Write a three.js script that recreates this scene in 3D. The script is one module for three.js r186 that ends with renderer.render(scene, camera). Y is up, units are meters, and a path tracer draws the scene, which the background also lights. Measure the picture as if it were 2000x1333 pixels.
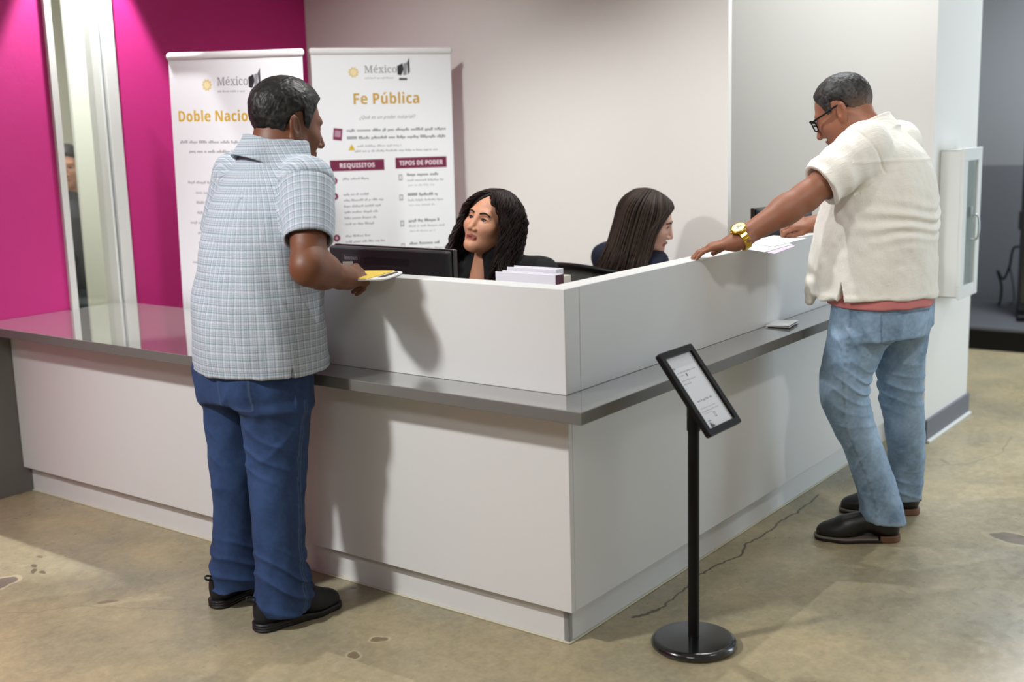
import * as THREE from 'three';
import { RoundedBoxGeometry } from 'three/addons/geometries/RoundedBoxGeometry.js';
import { mergeGeometries } from 'three/addons/utils/BufferGeometryUtils.js';
import { RectAreaLightUniformsLib } from 'three/addons/lights/RectAreaLightUniformsLib.js';

// ------------------------------------------------------------------ camera, light, exposure
const scene = new THREE.Scene();
const camera = new THREE.PerspectiveCamera(2 * Math.atan(666.5 / 2292.32) * 180 / Math.PI, 1.5, 0.05, 60);
camera.position.set(1.8407, 1.5175, 2.6833);
camera.rotation.order = 'YXZ';
camera.rotation.set(-0.1795, 0.6473, -0.0284);
camera.focus = 3.9;
camera.userData.fStop = 1.8;
scene.add(camera);
scene.background = new THREE.Color(0x000000);

const renderer = new THREE.WebGLRenderer({ antialias: true });
renderer.toneMapping = THREE.LinearToneMapping;
renderer.toneMappingExposure = 0.31;
renderer.shadowMap.enabled = true;
RectAreaLightUniformsLib.init();

const CEIL = 2.8;
const WARM = new THREE.Color(0.985, 0.99, 0.985), NEUTRAL = new THREE.Color(0.95, 0.99, 1.03), DAY = new THREE.Color(0.68, 0.84, 1.0);
// recessed downlights: [x, z, aim x, aim y, aim z, half cone (deg), penumbra, candela, size, where]
const DOWNLIGHTS = [
  [-0.65, -0.56, -0.65, 0, -0.56, 64, 0.3, 22, 0.8, 'above the staff side of the counter'],
  [-2.77, -0.49, -2.77, 0, -0.49, 28, 0.12, 70, 1.5, 'grazing the magenta wall above the sidelight'],
  [-1.3, 2.35, -1.0, 0.35, 0.2, 38, 0.55, 122, 6, 'over the visitor side of the long counter front'],
  [1.75, 0.25, 0.5, 1.05, -1.45, 24, 0.7, 30, 4, 'over the visitor side of the counter wing'],
  [-1.45, -0.2, -2.0, 1.0, -1.45, 44, 0.8, 31, 4, 'over the low end of the counter, added to brighten the banners'],  // added lamp, brightens the banners
  [0.75, -0.35, -0.35, 1.75, -2.74, 33, 0.7, 18, 5, 'added to brighten the white wall block beyond the wing'],  // added lamp, lifts the face of the wall block
];
// added soft fill panels, all unseen: [x, z, width, depth, intensity]
const FILL_PANELS = [
  [1.5, 3.3, 1.2, 0.6, 38],
  [-1.6, 3.4, 1.2, 0.6, 28],
  [2.2, -0.6, 0.6, 0.6, 15],
  [-0.1, -1.85, 0.9, 0.6, 44],  // added over the recess to brighten the wall block face
];
const WINDOW_GLOW = 15;   // frosted daylight window in the right-hand wall, out of the frame

// ------------------------------------------------------------------ helpers
let seed = 1234567;
const rnd = () => { seed = (seed * 1664525 + 1013904223) >>> 0; return seed / 4294967296; };
const R = (a, b) => a + (b - a) * rnd();
const clamp = (v, a, b) => v < a ? a : v > b ? b : v;
const sstep = (a, b, v) => { const t = clamp((v - a) / (b - a), 0, 1); return t * t * (3 - 2 * t); };
const V = (x, y, z) => new THREE.Vector3(x, y, z);
const used = {};
const numbered = (n) => { const k = used[n] = (used[n] ?? -1) + 1; return k ? n + '_' + String(k).padStart(3, '0') : n; };
function shade(o) { o.castShadow = true; o.receiveShadow = true; return o; }
function mesh(name, geo, mat, parent) {
  const m = shade(new THREE.Mesh(Array.isArray(geo) ? mergeGeometries(geo.map((g) => g.index ? g.toNonIndexed() : g)) : geo, mat));
  m.name = parent ? name : numbered(name); (parent || scene).add(m); return m;
}
function thing(name, label, category, pos = [0, 0, 0], rotY = 0, group) {
  const g = new THREE.Group(); g.name = numbered(name); g.position.set(...pos); g.rotation.y = rotY;
  g.userData = { label, category }; if (group) g.userData.group = group; scene.add(g); return g;
}
function tag(o, label, category, group) { o.userData.label = label; o.userData.category = category; if (group) o.userData.group = group; return o; }
function struct(name, geo, mat, label, category) { const m = mesh(name, geo, mat); m.userData = { kind: 'structure', label, category }; return m; }
// box from extents with softened edges; uv in metres
function box(x0, x1, y0, y1, z0, z1, r = 0.0025) {
  const w = Math.abs(x1 - x0), h = Math.abs(y1 - y0), d = Math.abs(z1 - z0);
  const g = r > 0 ? new RoundedBoxGeometry(w, h, d, 2, Math.min(r, w * 0.45, h * 0.45, d * 0.45)) : new THREE.BoxGeometry(w, h, d);
  g.translate((x0 + x1) / 2, (y0 + y1) / 2, (z0 + z1) / 2); return uvBox(g);
}
function uvBox(g) {
  const p = g.attributes.position, n = g.attributes.normal, uv = new Float32Array(p.count * 2);
  for (let i = 0; i < p.count; i++) {
    const ax = Math.abs(n.getX(i)), ay = Math.abs(n.getY(i)), az = Math.abs(n.getZ(i));
    if (ay >= ax && ay >= az) { uv[2 * i] = p.getX(i); uv[2 * i + 1] = p.getZ(i); }
    else if (ax >= az) { uv[2 * i] = p.getZ(i); uv[2 * i + 1] = p.getY(i); }
    else { uv[2 * i] = p.getX(i); uv[2 * i + 1] = p.getY(i); }
  }
  g.setAttribute('uv', new THREE.BufferAttribute(uv, 2)); return g;
}
function cyl(r0, r1, h, x, y, z, seg = 28) { const g = new THREE.CylinderGeometry(r1, r0, h, seg); g.translate(x, y + h / 2, z); return g; }
function tube(pts, r, seg = 40, rs = 8) { return new THREE.TubeGeometry(new THREE.CatmullRomCurve3(pts.map((p) => V(...p))), seg, r, rs); }
function lathe(pts, seg = 48) { return new THREE.LatheGeometry(pts.map((p) => new THREE.Vector2(p[0], p[1])), seg); }
// value noise
const PERM = new Uint8Array(512); { const a = [...Array(256).keys()]; let s = 99; for (let i = 255; i > 0; i--) { s = (s * 1664525 + 1013904223) >>> 0; const j = s % (i + 1);[a[i], a[j]] = [a[j], a[i]]; } for (let i = 0; i < 512; i++) PERM[i] = a[i & 255]; }
function noise3(x, y, z) {
  const X = Math.floor(x), Y = Math.floor(y), Z = Math.floor(z); x -= X; y -= Y; z -= Z;
  const u = x * x * (3 - 2 * x), v = y * y * (3 - 2 * y), w = z * z * (3 - 2 * z);
  const h = (i, j, k) => PERM[(PERM[(PERM[(X + i) & 255] + Y + j) & 255] + Z + k) & 255] / 127.5 - 1;
  const l = (a, b, t) => a + (b - a) * t;
  return l(l(l(h(0, 0, 0), h(1, 0, 0), u), l(h(0, 1, 0), h(1, 1, 0), u), v), l(l(h(0, 0, 1), h(1, 0, 1), u), l(h(0, 1, 1), h(1, 1, 1), u), v), w);
}
const fbm = (x, y, z, o = 4) => { let s = 0, a = 0.5; for (let i = 0; i < o; i++) { s += a * noise3(x, y, z); x *= 2.03; y *= 2.03; z *= 2.03; a *= 0.5; } return s; };
function dataTex(w, h, fn, srgb = true) {
  const d = new Uint8Array(w * h * 4);
  for (let j = 0; j < h; j++) for (let i = 0; i < w; i++) { const c = fn(i, j); const k = (j * w + i) * 4; d[k] = c[0]; d[k + 1] = c[1]; d[k + 2] = c[2]; d[k + 3] = 255; }
  const t = new THREE.DataTexture(d, w, h); t.wrapS = t.wrapT = THREE.RepeatWrapping; t.magFilter = THREE.LinearFilter; t.minFilter = THREE.LinearMipmapLinearFilter; t.generateMipmaps = true;
  if (srgb) t.colorSpace = THREE.SRGBColorSpace; t.needsUpdate = true; return t;
}
function canvasTex(w, h, draw) {
  const c = document.createElement('canvas'); c.width = w; c.height = h; draw(c.getContext('2d'), w, h);
  const t = new THREE.CanvasTexture(c); t.colorSpace = THREE.SRGBColorSpace; t.anisotropy = 8; return t;
}
const std = (o) => new THREE.MeshStandardMaterial(o);
const phys = (o) => new THREE.MeshPhysicalMaterial(o);

// ------------------------------------------------------------------ materials
const plasterBump = dataTex(256, 256, (i, j) => { const v = 128 + 70 * fbm(i / 9, j / 9, 3.3, 3); return [v, v, v]; }, false);
plasterBump.repeat.set(2.2, 2.2);
const fineBump = dataTex(256, 256, (i, j) => { const v = 128 + 90 * noise3(i / 2.3, j / 2.3, 8.1); return [v, v, v]; }, false);
fineBump.repeat.set(5, 5);
const M = {
  white: std({ color: 0xdedbd5, roughness: 0.75, bumpMap: plasterBump, bumpScale: 0.0006 }),
  pink: std({ color: 0xc6267e, roughness: 0.62, bumpMap: plasterBump, bumpScale: 0.0006 }),
  ceiling: std({ color: 0xe6e4df, roughness: 0.9 }),
  farGrey: std({ color: 0x85888c, roughness: 0.85, bumpMap: plasterBump, bumpScale: 0.0006 }),
  laminate: std({ color: 0xd9d9d7, roughness: 0.42 }),
  counter: phys({ color: 0x74736f, roughness: 0.06, ior: 2.33, clearcoat: 1, clearcoatRoughness: 0.03 }),
  edgeBand: std({ color: 0x6a6863, roughness: 0.55 }),
  endPanel: std({ color: 0x6b6864, roughness: 0.5 }),
  seam: std({ color: 0x6f6f6e, roughness: 0.8 }),
  black: phys({ color: 0x060607, roughness: 0.45, specularIntensity: 0.5 }),
  blackGloss: phys({ color: 0x070708, roughness: 0.22, clearcoat: 1, clearcoatRoughness: 0.08 }),
  blackMatte: std({ color: 0x0a0a0b, roughness: 0.7 }),
  darkPlastic: std({ color: 0x1c1e20, roughness: 0.5, bumpMap: fineBump, bumpScale: 0.0003 }),
  metal: std({ color: 0xb9bcbf, roughness: 0.35, metalness: 0.9 }),
  steelWhite: std({ color: 0xd8d9d4, roughness: 0.45 }),
  frame: std({ color: 0xd9dad6, roughness: 0.5 }),
  gasket: std({ color: 0x6f767b, roughness: 0.6 }),
  baseboard: std({ color: 0x6e7078, roughness: 0.55 }),  // paler copy for the lit side, bluish light put into the colour
  paper: std({ color: 0xe9e9e8, roughness: 0.85 }),
  lilac: std({ color: 0xd9c6dd, roughness: 0.85 }),
  mint: std({ color: 0xe0e8e2, roughness: 0.85 }),
  maroon: std({ color: 0x4a1226, roughness: 0.6 }),
  glass: phys({ color: 0xffffff, roughness: 0.02, transmission: 1, thickness: 0, ior: 1.5 }),
};

// ------------------------------------------------------------------ the setting
const floorTex = canvasTex(2048, 2048, (c, w, h) => {
  // covers x -3.4..2.0 and z -5.6..1.6
  const X = (x) => (x + 3.4) / 5.4 * w, Y = (z) => (z + 5.6) / 7.2 * h;
  const img = c.createImageData(w, h);
  for (let j = 0; j < h; j++) for (let i = 0; i < w; i++) {
    const x = i / w * 5.4, z = j / h * 7.2;
    const a = fbm(x * 0.9, z * 0.9, 1.7, 4), b = fbm(x * 5, z * 5, 7.7, 4), s = noise3(x * 45, z * 45, 2.2), g = noise3(x * 130, z * 130, 5.1);
    const k = 1 + a * 0.14 + b * 0.12 + s * 0.045 + g * 0.045, t = a * 8 + b * 5;
    const q = (j * w + i) * 4;
    img.data[q] = clamp(163 * k + t, 0, 255); img.data[q + 1] = clamp(151 * k, 0, 255); img.data[q + 2] = clamp(121 * k - t, 0, 255); img.data[q + 3] = 255;
  }
  c.putImageData(img, 0, 0);
  const blob = (x, z, rx, rz, rot, col, pale) => {
    c.save(); c.translate(X(x), Y(z)); c.rotate(rot);
    const sx = rx / 5.4 * w, sy = rz / 7.2 * h;
    const path = (k, ph) => { c.beginPath(); for (let i = 0; i <= 26; i++) { const a = i / 26 * Math.PI * 2, r = k * (0.82 + 0.3 * noise3(Math.cos(a) * 1.6 + ph, Math.sin(a) * 1.6, x * 9)); c.lineTo(Math.cos(a) * sx * r, Math.sin(a) * sy * r); } c.closePath(); };
    if (pale) { c.fillStyle = pale; path(1.35, 3); c.fill(); }
    c.fillStyle = col; path(1, 3); c.fill(); c.restore();
  };
  const pale = 'rgba(206,194,164,0.55)', dk = 'rgba(98,86,70,0.9)', md = 'rgba(120,106,84,0.9)';
  blob(-1.955, 0.655, 0.055, 0.05, 0.6, 'rgba(122,112,102,0.95)', pale); blob(-2.012, 0.505, 0.026, 0.011, 0.2, dk); blob(-1.965, 0.535, 0.03, 0.012, 0.5, dk); blob(-1.925, 0.525, 0.024, 0.011, 0.1, dk); blob(-2.08, 0.44, 0.02, 0.012, 0, md);
  blob(-1.489, 0.557, 0.036, 0.017, -0.75, md); blob(-0.521, 0.273, 0.03, 0.022, -0.3, md, pale); blob(-0.509, 0.395, 0.028, 0.022, 0.4, md, pale); blob(-0.875, 0.02, 0.014, 0.01, 0, dk);
  blob(0.83, -1.64, 0.1, 0.06, 0.3, 'rgba(112,100,86,0.9)', 'rgba(190,178,150,0.35)'); blob(0.90, -1.62, 0.035, 0.02, 0.9, 'rgba(150,138,118,0.9)'); blob(0.164, -2.54, 0.07, 0.045, 0.3, 'rgba(110,98,84,0.7)');
  blob(0.32, -2.5, 0.05, 0.012, 0.7, 'rgba(120,108,92,0.55)');
  for (let i = 0; i < 170; i++) { const x = -3.4 + rnd() * 5.4, z = -5.6 + rnd() * 7.2, r = 0.002 + rnd() * rnd() * 0.008; blob(x, z, r, r * 0.7, rnd() * 3, rnd() < 0.6 ? 'rgba(120,106,82,0.38)' : 'rgba(205,192,160,0.35)'); }
  const crack = (pts, wd, col) => {
    c.strokeStyle = col; c.lineJoin = 'round'; c.beginPath();
    for (let i = 0; i < pts.length - 1; i++) for (let t = 0; t < 1; t += 0.12) {
      const x = pts[i][0] + (pts[i + 1][0] - pts[i][0]) * t + 0.006 * noise3(i * 3 + t * 9, 1, 2), z = pts[i][1] + (pts[i + 1][1] - pts[i][1]) * t + 0.006 * noise3(i * 3 + t * 9, 5, 2);
      if (!i && !t) c.moveTo(X(x), Y(z)); else c.lineTo(X(x), Y(z));
    } c.lineWidth = wd; c.stroke();
  };
  const ck = [[0.04, -0.29], [0.058, -0.32], [0.077, -0.392], [0.064, -0.584], [0.047, -0.707], [0.054, -0.824], [0.085, -0.961], [0.047, -1.06], [0.059, -1.23], [0.048, -1.394], [0.06, -1.511], [0.039, -1.767]];
  crack(ck, 4.5, 'rgba(150,138,112,0.6)'); crack(ck, 2.2, 'rgba(70,58,44,0.95)'); crack(ck.slice(0, 3), 5, 'rgba(86,72,56,0.7)');
  crack([[-1.78, 0.86], [-1.62, 0.75], [-1.55, 0.64], [-1.4, 0.56], [-1.22, 0.46], [-0.95, 0.36]], 1.6, 'rgba(140,126,100,0.75)');
  crack([[-2.3, 0.78], [-2.0, 0.95], [-1.7, 1.05]], 1.4, 'rgba(140,126,100,0.6)');
  crack([[0.15, -2.3], [0.42, -2.5], [0.5, -2.75], [0.46, -3.1]], 2.5, 'rgba(120,108,92,0.55)');
});
const floorRough = dataTex(512, 512, (i, j) => { const v = 86 + 60 * fbm(i / 40, j / 40, 4.4, 4) + 14 * noise3(i / 2, j / 2, 9); return [v, v, v]; }, false);
M.floor = std({ map: floorTex, roughness: 1, roughnessMap: floorRough });
{
  const g = new THREE.BoxGeometry(12.4, 0.12, 14.2); g.translate(0.3, -0.06, -0.5);
  const p = g.attributes.position, uv = g.attributes.uv;
  for (let i = 0; i < p.count; i++) uv.setXY(i, (p.getX(i) + 3.4) / 5.4, 1 - (p.getZ(i) + 5.6) / 7.2);
  floorTex.wrapS = floorTex.wrapT = THREE.MirroredRepeatWrapping;
  struct('floor', g, M.floor, 'polished beige concrete floor with cracks and dark stains', 'floor');
}
struct('ceiling', box(-5.9, 6.5, CEIL, CEIL + 0.1, -7.5, 6.5, 0), M.ceiling, 'plain white ceiling over the lobby', 'ceiling');
const PX = -2.92;           // face of the magenta wall
// magenta wall with the opening of the narrow sidelight (z -0.652 .. -0.311, y 0 .. 2.5)
struct('wall_left', [box(PX - 0.1, PX, 0, CEIL, -0.311, 6.4, 0), box(PX - 0.1, PX, 0, CEIL, -1.98, -0.652, 0), box(PX - 0.1, PX, 2.55, CEIL, -0.652, -0.311, 0)], M.pink, 'magenta painted wall on the left behind the low counter', 'wall');
struct('wall_back', box(PX, -0.428, 0, CEIL, -1.89, -1.86, 0), M.white, 'white wall behind the seated staff', 'wall');
struct('trim_1', box(PX, -0.428, 2.42, CEIL, -1.86, -1.2, 0), M.white, 'white ceiling bulkhead above the back wall', 'bulkhead');
struct('wall_column', box(-3.0, 0.15, 0, CEIL, -3.42, -2.74, 0), M.white, 'white wall block standing at the end of the counter wing', 'wall');
struct('wall_far', box(-4.5, 3.12, 0, CEIL, -6.62, -6.5, 0), M.farGrey, 'grey wall far behind the white wall block', 'wall');
struct('trim_2', box(-4.5, 3.0, 0, 1.147, -6.5, -6.49, 0), std({ color: 0x64676d, roughness: 0.8 }), 'thin darker grey sheet over the lower part of the far wall', 'dado');  // thin sheet, darker than the wall above it
struct('wall_front', box(-3.02, 3.12, 0, CEIL, 6.4, 6.5, 0), M.white, 'white wall behind the viewer', 'wall');
// right wall with a frosted daylight window
const WX = 3.0, WZ0 = -4.6, WZ1 = -3.0, WY0 = 0.2, WY1 = 2.4;
struct('wall_right', [box(WX, WX + 0.12, 0, CEIL, WZ1, 6.4, 0), box(WX, WX + 0.12, 0, CEIL, -6.5, WZ0, 0), box(WX, WX + 0.12, 0, WY0, WZ0, WZ1, 0), box(WX, WX + 0.12, WY1, CEIL, WZ0, WZ1, 0)], M.white, 'white wall on the right with a wide window', 'wall');
{
  const glow = std({ color: 0xffffff, emissive: DAY, emissiveIntensity: 2.0, roughness: 0.9 });
  const w = struct('window_2', box(WX + 0.05, WX + 0.07, WY0, WY1, WZ0, WZ1, 0), glow, 'wide frosted daylight window in the right wall', 'window');
  for (let k = 0; k <= 4; k++) { const z = WZ0 + (WZ1 - WZ0) * k / 4; mesh('mullion', box(WX + 0.01, WX + 0.05, WY0, WY1, z - 0.03, z + 0.03), M.frame, w); }
  const L = new THREE.RectAreaLight(DAY, WINDOW_GLOW, WZ1 - WZ0, WY1 - WY0); L.name = 'window_daylight';
  L.position.set(WX - 0.02, (WY0 + WY1) / 2, (WZ0 + WZ1) / 2); L.lookAt(0, (WY0 + WY1) / 2, (WZ0 + WZ1) / 2); scene.add(L);
}
// the corridor behind the magenta wall
struct('wall_corridor', [box(-5.9, PX - 0.1, 0, CEIL, -3.1, -3.0, 0), box(-5.9, -5.8, 0, CEIL, -3.0, 1.5, 0), box(-5.9, PX - 0.1, 0, CEIL, 1.5, 1.6, 0), box(PX - 0.115, PX - 0.101, 0, CEIL, -0.311, 1.5, 0), box(PX - 0.115, PX - 0.101, 0, CEIL, -3.0, -0.652, 0), box(PX - 0.115, PX - 0.101, 2.55, CEIL, -0.652, -0.311, 0)], std({ color: 0xd8d6c6, roughness: 0.8 }), 'cream corridor walls seen through the narrow sidelight', 'wall');
struct('wall_partition', box(-3.62, -3.6, 0, CEIL, -2.6, -0.858, 0), std({ color: 0xd9dbd2, roughness: 0.7 }), 'white partition edge just behind the narrow sidelight', 'wall');
{
  const w = struct('window_1', box(PX - 0.055, PX - 0.049, 0.1, 2.5, -0.575, -0.345, 0), M.glass, 'narrow glazed sidelight in the magenta wall', 'window');
  mesh('jamb', box(PX - 0.1, PX + 0.018, 0, 2.55, -0.345, -0.311), M.frame, w);
  mesh('jamb', box(PX - 0.1, PX + 0.018, 0, 2.55, -0.652, -0.592), M.frame, w);
  mesh('jamb', box(PX - 0.1, PX + 0.004, 0, 2.55, -0.582, -0.57), M.frame, w);
  mesh('gasket', box(PX - 0.1, PX - 0.004, 0, 2.55, -0.592, -0.582, 0), M.gasket, w);
  mesh('head', box(PX - 0.1, PX + 0.018, 2.5, 2.55, -0.57, -0.345), M.frame, w);
  mesh('sill', box(PX - 0.1, PX + 0.018, 0, 0.1, -0.57, -0.345), M.frame, w);
}
// base of the wall block
struct('baseboard_shaded', [box(-0.1, 0.162, 0, 0.105, -2.752, -2.741, 0.002)], std({ color: 0x3c3836, roughness: 0.6 }), 'rubber baseboard on the front of the white wall block, shade put into its dark colour', 'baseboard');  // front darker than the side: shade put into the colour
{
  const b = struct('baseboard_lit', [box(0.151, 0.163, 0.012, 0.11, -3.43, -2.752, 0.002)], M.baseboard, 'rubber baseboard along the side of the white wall block, light put into its paler grey', 'baseboard');  // side paler than the front: light put into the colour
  mesh('toe_glint', box(0.151, 0.178, 0, 0.014, -3.43, -2.752, 0.004), M.frame, b);  // white strip paints the light caught along the foot of the base
}

// ------------------------------------------------------------------ lamps and added fill panels (all above the frame)
for (const [x, z, ax, ay, az, deg, pen, cd, size, where] of DOWNLIGHTS) {
  const t = thing('ceiling_downlight', 'round white recessed ceiling downlight ' + where, 'downlight', [x, CEIL - 0.012, z]);
  mesh('trim_ring', lathe([[0.055, 0], [0.075, 0], [0.078, 0.006], [0.075, 0.011], [0.055, 0.011]]), M.frame, t);
  const lens = cyl(0.054, 0.054, 0.004, 0, 0.005, 0);
  mesh('lens', lens, std({ color: 0xffffff, emissive: WARM, emissiveIntensity: 3 }), t);
  const s = new THREE.SpotLight(WARM, cd, 0, deg * Math.PI / 180, pen, 2); s.name = 'downlight_beam';
  s.position.set(x, CEIL - 0.03, z); s.target.position.set(ax, ay, az); s.castShadow = true; s.shadow.radius = size; s.shadow.mapSize.set(2048, 2048); s.shadow.bias = -0.0005;
  scene.add(s); scene.add(s.target); s.target.name = 'downlight_aim';
}
const FILL_PANEL_PLACES = ['behind the viewer on the right', 'behind the viewer on the left', 'on the right above the open floor', 'above the end of the counter wing'];
FILL_PANELS.forEach(([x, z, w, d, I], i) => {
  const t = thing('added_fill_panel', 'flat white fill panel added on the ceiling ' + FILL_PANEL_PLACES[i], 'fill light', [x, CEIL - 0.02, z]);  // added fill for the general soft light, out of view
  mesh('frame', [box(-w / 2, w / 2, 0, 0.02, -d / 2, -d / 2 + 0.02), box(-w / 2, w / 2, 0, 0.02, d / 2 - 0.02, d / 2), box(-w / 2, -w / 2 + 0.02, 0, 0.02, -d / 2 + 0.02, d / 2 - 0.02), box(w / 2 - 0.02, w / 2, 0, 0.02, -d / 2 + 0.02, d / 2 - 0.02)], M.frame, t);
  mesh('diffuser', box(-w / 2 + 0.02, w / 2 - 0.02, 0.006, 0.012, -d / 2 + 0.02, d / 2 - 0.02, 0), std({ color: 0xffffff, emissive: NEUTRAL, emissiveIntensity: 2.2 }), t);
  const L = new THREE.RectAreaLight(NEUTRAL, I, w, d); L.name = 'fill_glow'; L.position.set(x, CEIL - 0.03, z); L.lookAt(x, 0, z); scene.add(L);
});
{
  const t = thing('added_fill_panel', 'flat white fill panel added to brighten the far grey wall', 'fill light', [0.4, CEIL - 0.02, -5.0]);  // added unseen panel that lifts the far wall
  mesh('diffuser', box(-0.3, 0.3, 0.006, 0.018, -0.3, 0.3, 0), std({ color: 0xffffff, emissive: NEUTRAL, emissiveIntensity: 2.2 }), t);
  const L = new THREE.RectAreaLight(NEUTRAL, 210, 0.6, 0.6); L.name = 'fill_glow'; L.position.set(0.4, CEIL - 0.03, -5.0); L.lookAt(0.4, 0, -5.0); scene.add(L);
}
{
  const t = thing('added_fill_panel', 'small fill panel added between the sidelight and the partition', 'fill light', [-3.3, CEIL - 0.02, -1.0]);  // added unseen panel that lights the partition face
  mesh('diffuser', box(-0.15, 0.15, 0.006, 0.018, -0.4, 0.4, 0), std({ color: 0xffffff, emissive: NEUTRAL, emissiveIntensity: 2.2 }), t);
  const L = new THREE.RectAreaLight(NEUTRAL, 115, 0.3, 0.8); L.name = 'fill_glow'; L.position.set(-3.3, CEIL - 0.03, -1.0); L.lookAt(-3.3, 0, -1.0); scene.add(L);
}
{
  const t = thing('added_fill_panel', 'flat white fill panel added in the corridor', 'fill light', [-4.2, CEIL - 0.02, -0.6]);  // added unseen panel that lights the corridor
  mesh('diffuser', box(-0.6, 0.6, 0.006, 0.018, -0.3, 0.3, 0), std({ color: 0xffffff, emissive: NEUTRAL, emissiveIntensity: 2.2 }), t);
  const L = new THREE.RectAreaLight(NEUTRAL, 60, 1.2, 0.6); L.name = 'fill_glow'; L.position.set(-4.2, CEIL - 0.03, -0.6); L.lookAt(-4.2, 0, -0.6); scene.add(L);
}

// ------------------------------------------------------------------ reception desk
const SH = 0.7652, ST = 0.0361, OV = 0.146, PAN = 0.0137, PH = 0.1153;
{
  const d = thing('reception_desk', 'long white L-shaped reception desk with a raised privacy wall', 'reception desk');
  const END = -2.738, LX = -2.88;
  mesh('front_panel', box(LX, PAN, PH, SH - ST - 0.001, PAN - 0.02, PAN), M.laminate, d);
  mesh('wing_panel', box(PAN - 0.02, PAN, PH, SH - ST - 0.001, END, PAN - 0.0205), M.laminate, d);
  mesh('plinth', [box(LX, PAN - 0.036, 0.004, PH + 0.012, PAN - 0.056, PAN - 0.036), box(PAN - 0.056, PAN - 0.036, 0.004, PH + 0.012, END, PAN - 0.036)], M.laminate, d);
  mesh('plinth_edge', [box(LX, PAN - 0.03, 0, 0.0055, PAN - 0.05, PAN - 0.028), box(PAN - 0.05, PAN - 0.028, 0, 0.0055, END, PAN - 0.03)], std({ color: 0xc9c4ae, roughness: 0.6 }), d);
  // raised wall above the shelf: front run, then two wing boards with a joint between them
  mesh('privacy_wall', box(-1.25, 0, SH, 1.07, -0.075, 0), M.laminate, d);
  mesh('privacy_wall', box(-0.075, 0, SH, 1.07, -1.3255, -0.0755), M.laminate, d);
  mesh('privacy_wall', box(-0.075, -0.001, SH, 1.0695, END, -1.3275), M.laminate, d);
  mesh('carcass', [box(LX, -0.06, PH + 0.02, SH - ST - 0.002, -0.5, -0.03, 0)], M.laminate, d);
}
{
  const c = thing('countertop', 'grey glossy countertop slab running along the desk', 'countertop', [0, SH - ST, 0]);
  const s = new THREE.Shape();
  [[-2.917, -OV], [OV, -OV], [OV, 2.738], [-0.4, 2.738], [-0.4, 1.84], [-0.62, 1.84], [-0.62, 0.585], [-2.917, 0.585]].forEach(([x, y], i) => i ? s.lineTo(x, y) : s.moveTo(x, y));
  const g = new THREE.ExtrudeGeometry(s, { depth: ST - 0.004, bevelEnabled: true, bevelSize: 0.002, bevelThickness: 0.002, bevelSegments: 2 });
  g.rotateX(-Math.PI / 2); // shape y -> -z
  g.translate(0, 0.002, 0);
  mesh('slab', uvBox(g), [M.counter, M.edgeBand], c);
  mesh('end_panel', box(-2.918, -2.882, -(SH - ST), -0.001, -0.585, OV), M.endPanel, c);
}
// ------------------------------------------------------------------ printed banners
const greyText = (c, x, y, w, hgt, a = 0.5) => { // a line of print too fine to read
  c.fillStyle = `rgba(78,81,86,${a})`; let u = x, k = Math.floor(x * 7 + y * 13), left = 5;
  while (u < x + w) {
    k = (k * 1103515245 + 12345) & 0x7fffffff; const q = (k >> 8) % 100 / 100;
    if (left-- <= 0) { left = 2 + Math.floor(q * 8); u += hgt * 0.5; continue; }
    const lw = hgt * (0.32 + 0.22 * q), up = q > 0.72 ? 0.34 : 0, dn = q < 0.12 ? 0.25 : 0; c.fillRect(u, y - hgt * (0.3 + up), lw, hgt * (0.56 + up + dn)); u += lw + hgt * 0.14;
  }
};
function emblem(c, x, y, r) {
  c.fillStyle = 'rgba(214,190,120,0.85)'; c.beginPath(); for (let i = 0; i <= 40; i++) { const a = i / 40 * Math.PI * 2, q = r * (0.86 + 0.14 * Math.cos(a * 10)); c.lineTo(x + Math.cos(a) * q, y + Math.sin(a) * q); } c.fill();
  c.fillStyle = 'rgba(236,222,176,0.9)'; c.beginPath(); c.arc(x, y, r * 0.55, 0, 7); c.fill();
}
function flagMark(c, x, y, s) { // the dark brush-like mark beside the wordmark
  c.fillStyle = '#26272a'; c.beginPath(); c.moveTo(x, y - s * 0.35); c.lineTo(x + s * 0.42, y - s * 0.55); c.lineTo(x + s * 0.5, y - s * 0.1); c.lineTo(x + s * 0.3, y + s * 0.35); c.lineTo(x + s * 0.02, y + s * 0.3); c.fill();
  c.fillStyle = '#8b8e92'; c.beginPath(); c.moveTo(x + s * 0.5, y - s * 0.55); c.lineTo(x + s * 0.78, y - s * 0.6); c.lineTo(x + s * 0.72, y + s * 0.3); c.lineTo(x + s * 0.45, y + s * 0.35); c.fill();
  c.fillStyle = '#3a3b3e'; c.beginPath(); c.moveTo(x + s * 0.78, y - s * 0.62); c.lineTo(x + s * 0.95, y - s * 0.95); c.lineTo(x + s * 0.97, y + s * 0.1); c.lineTo(x + s * 0.82, y + s * 0.3); c.fill();
  c.fillStyle = '#3a3b3e'; c.fillRect(x + s * 0.12, y + s * 0.55, s * 0.62, s * 0.16);
}
const bannerHead = (c, cx, y) => {
  emblem(c, cx - 190, y + 8, 36); c.fillStyle = '#77797d'; c.font = '62px serif'; c.textAlign = 'left'; c.fillText('México', cx - 122, y + 12); greyText(c, cx - 120, y + 46, 190, 10, 0.4); flagMark(c, cx + 92, y, 84);
};
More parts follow.
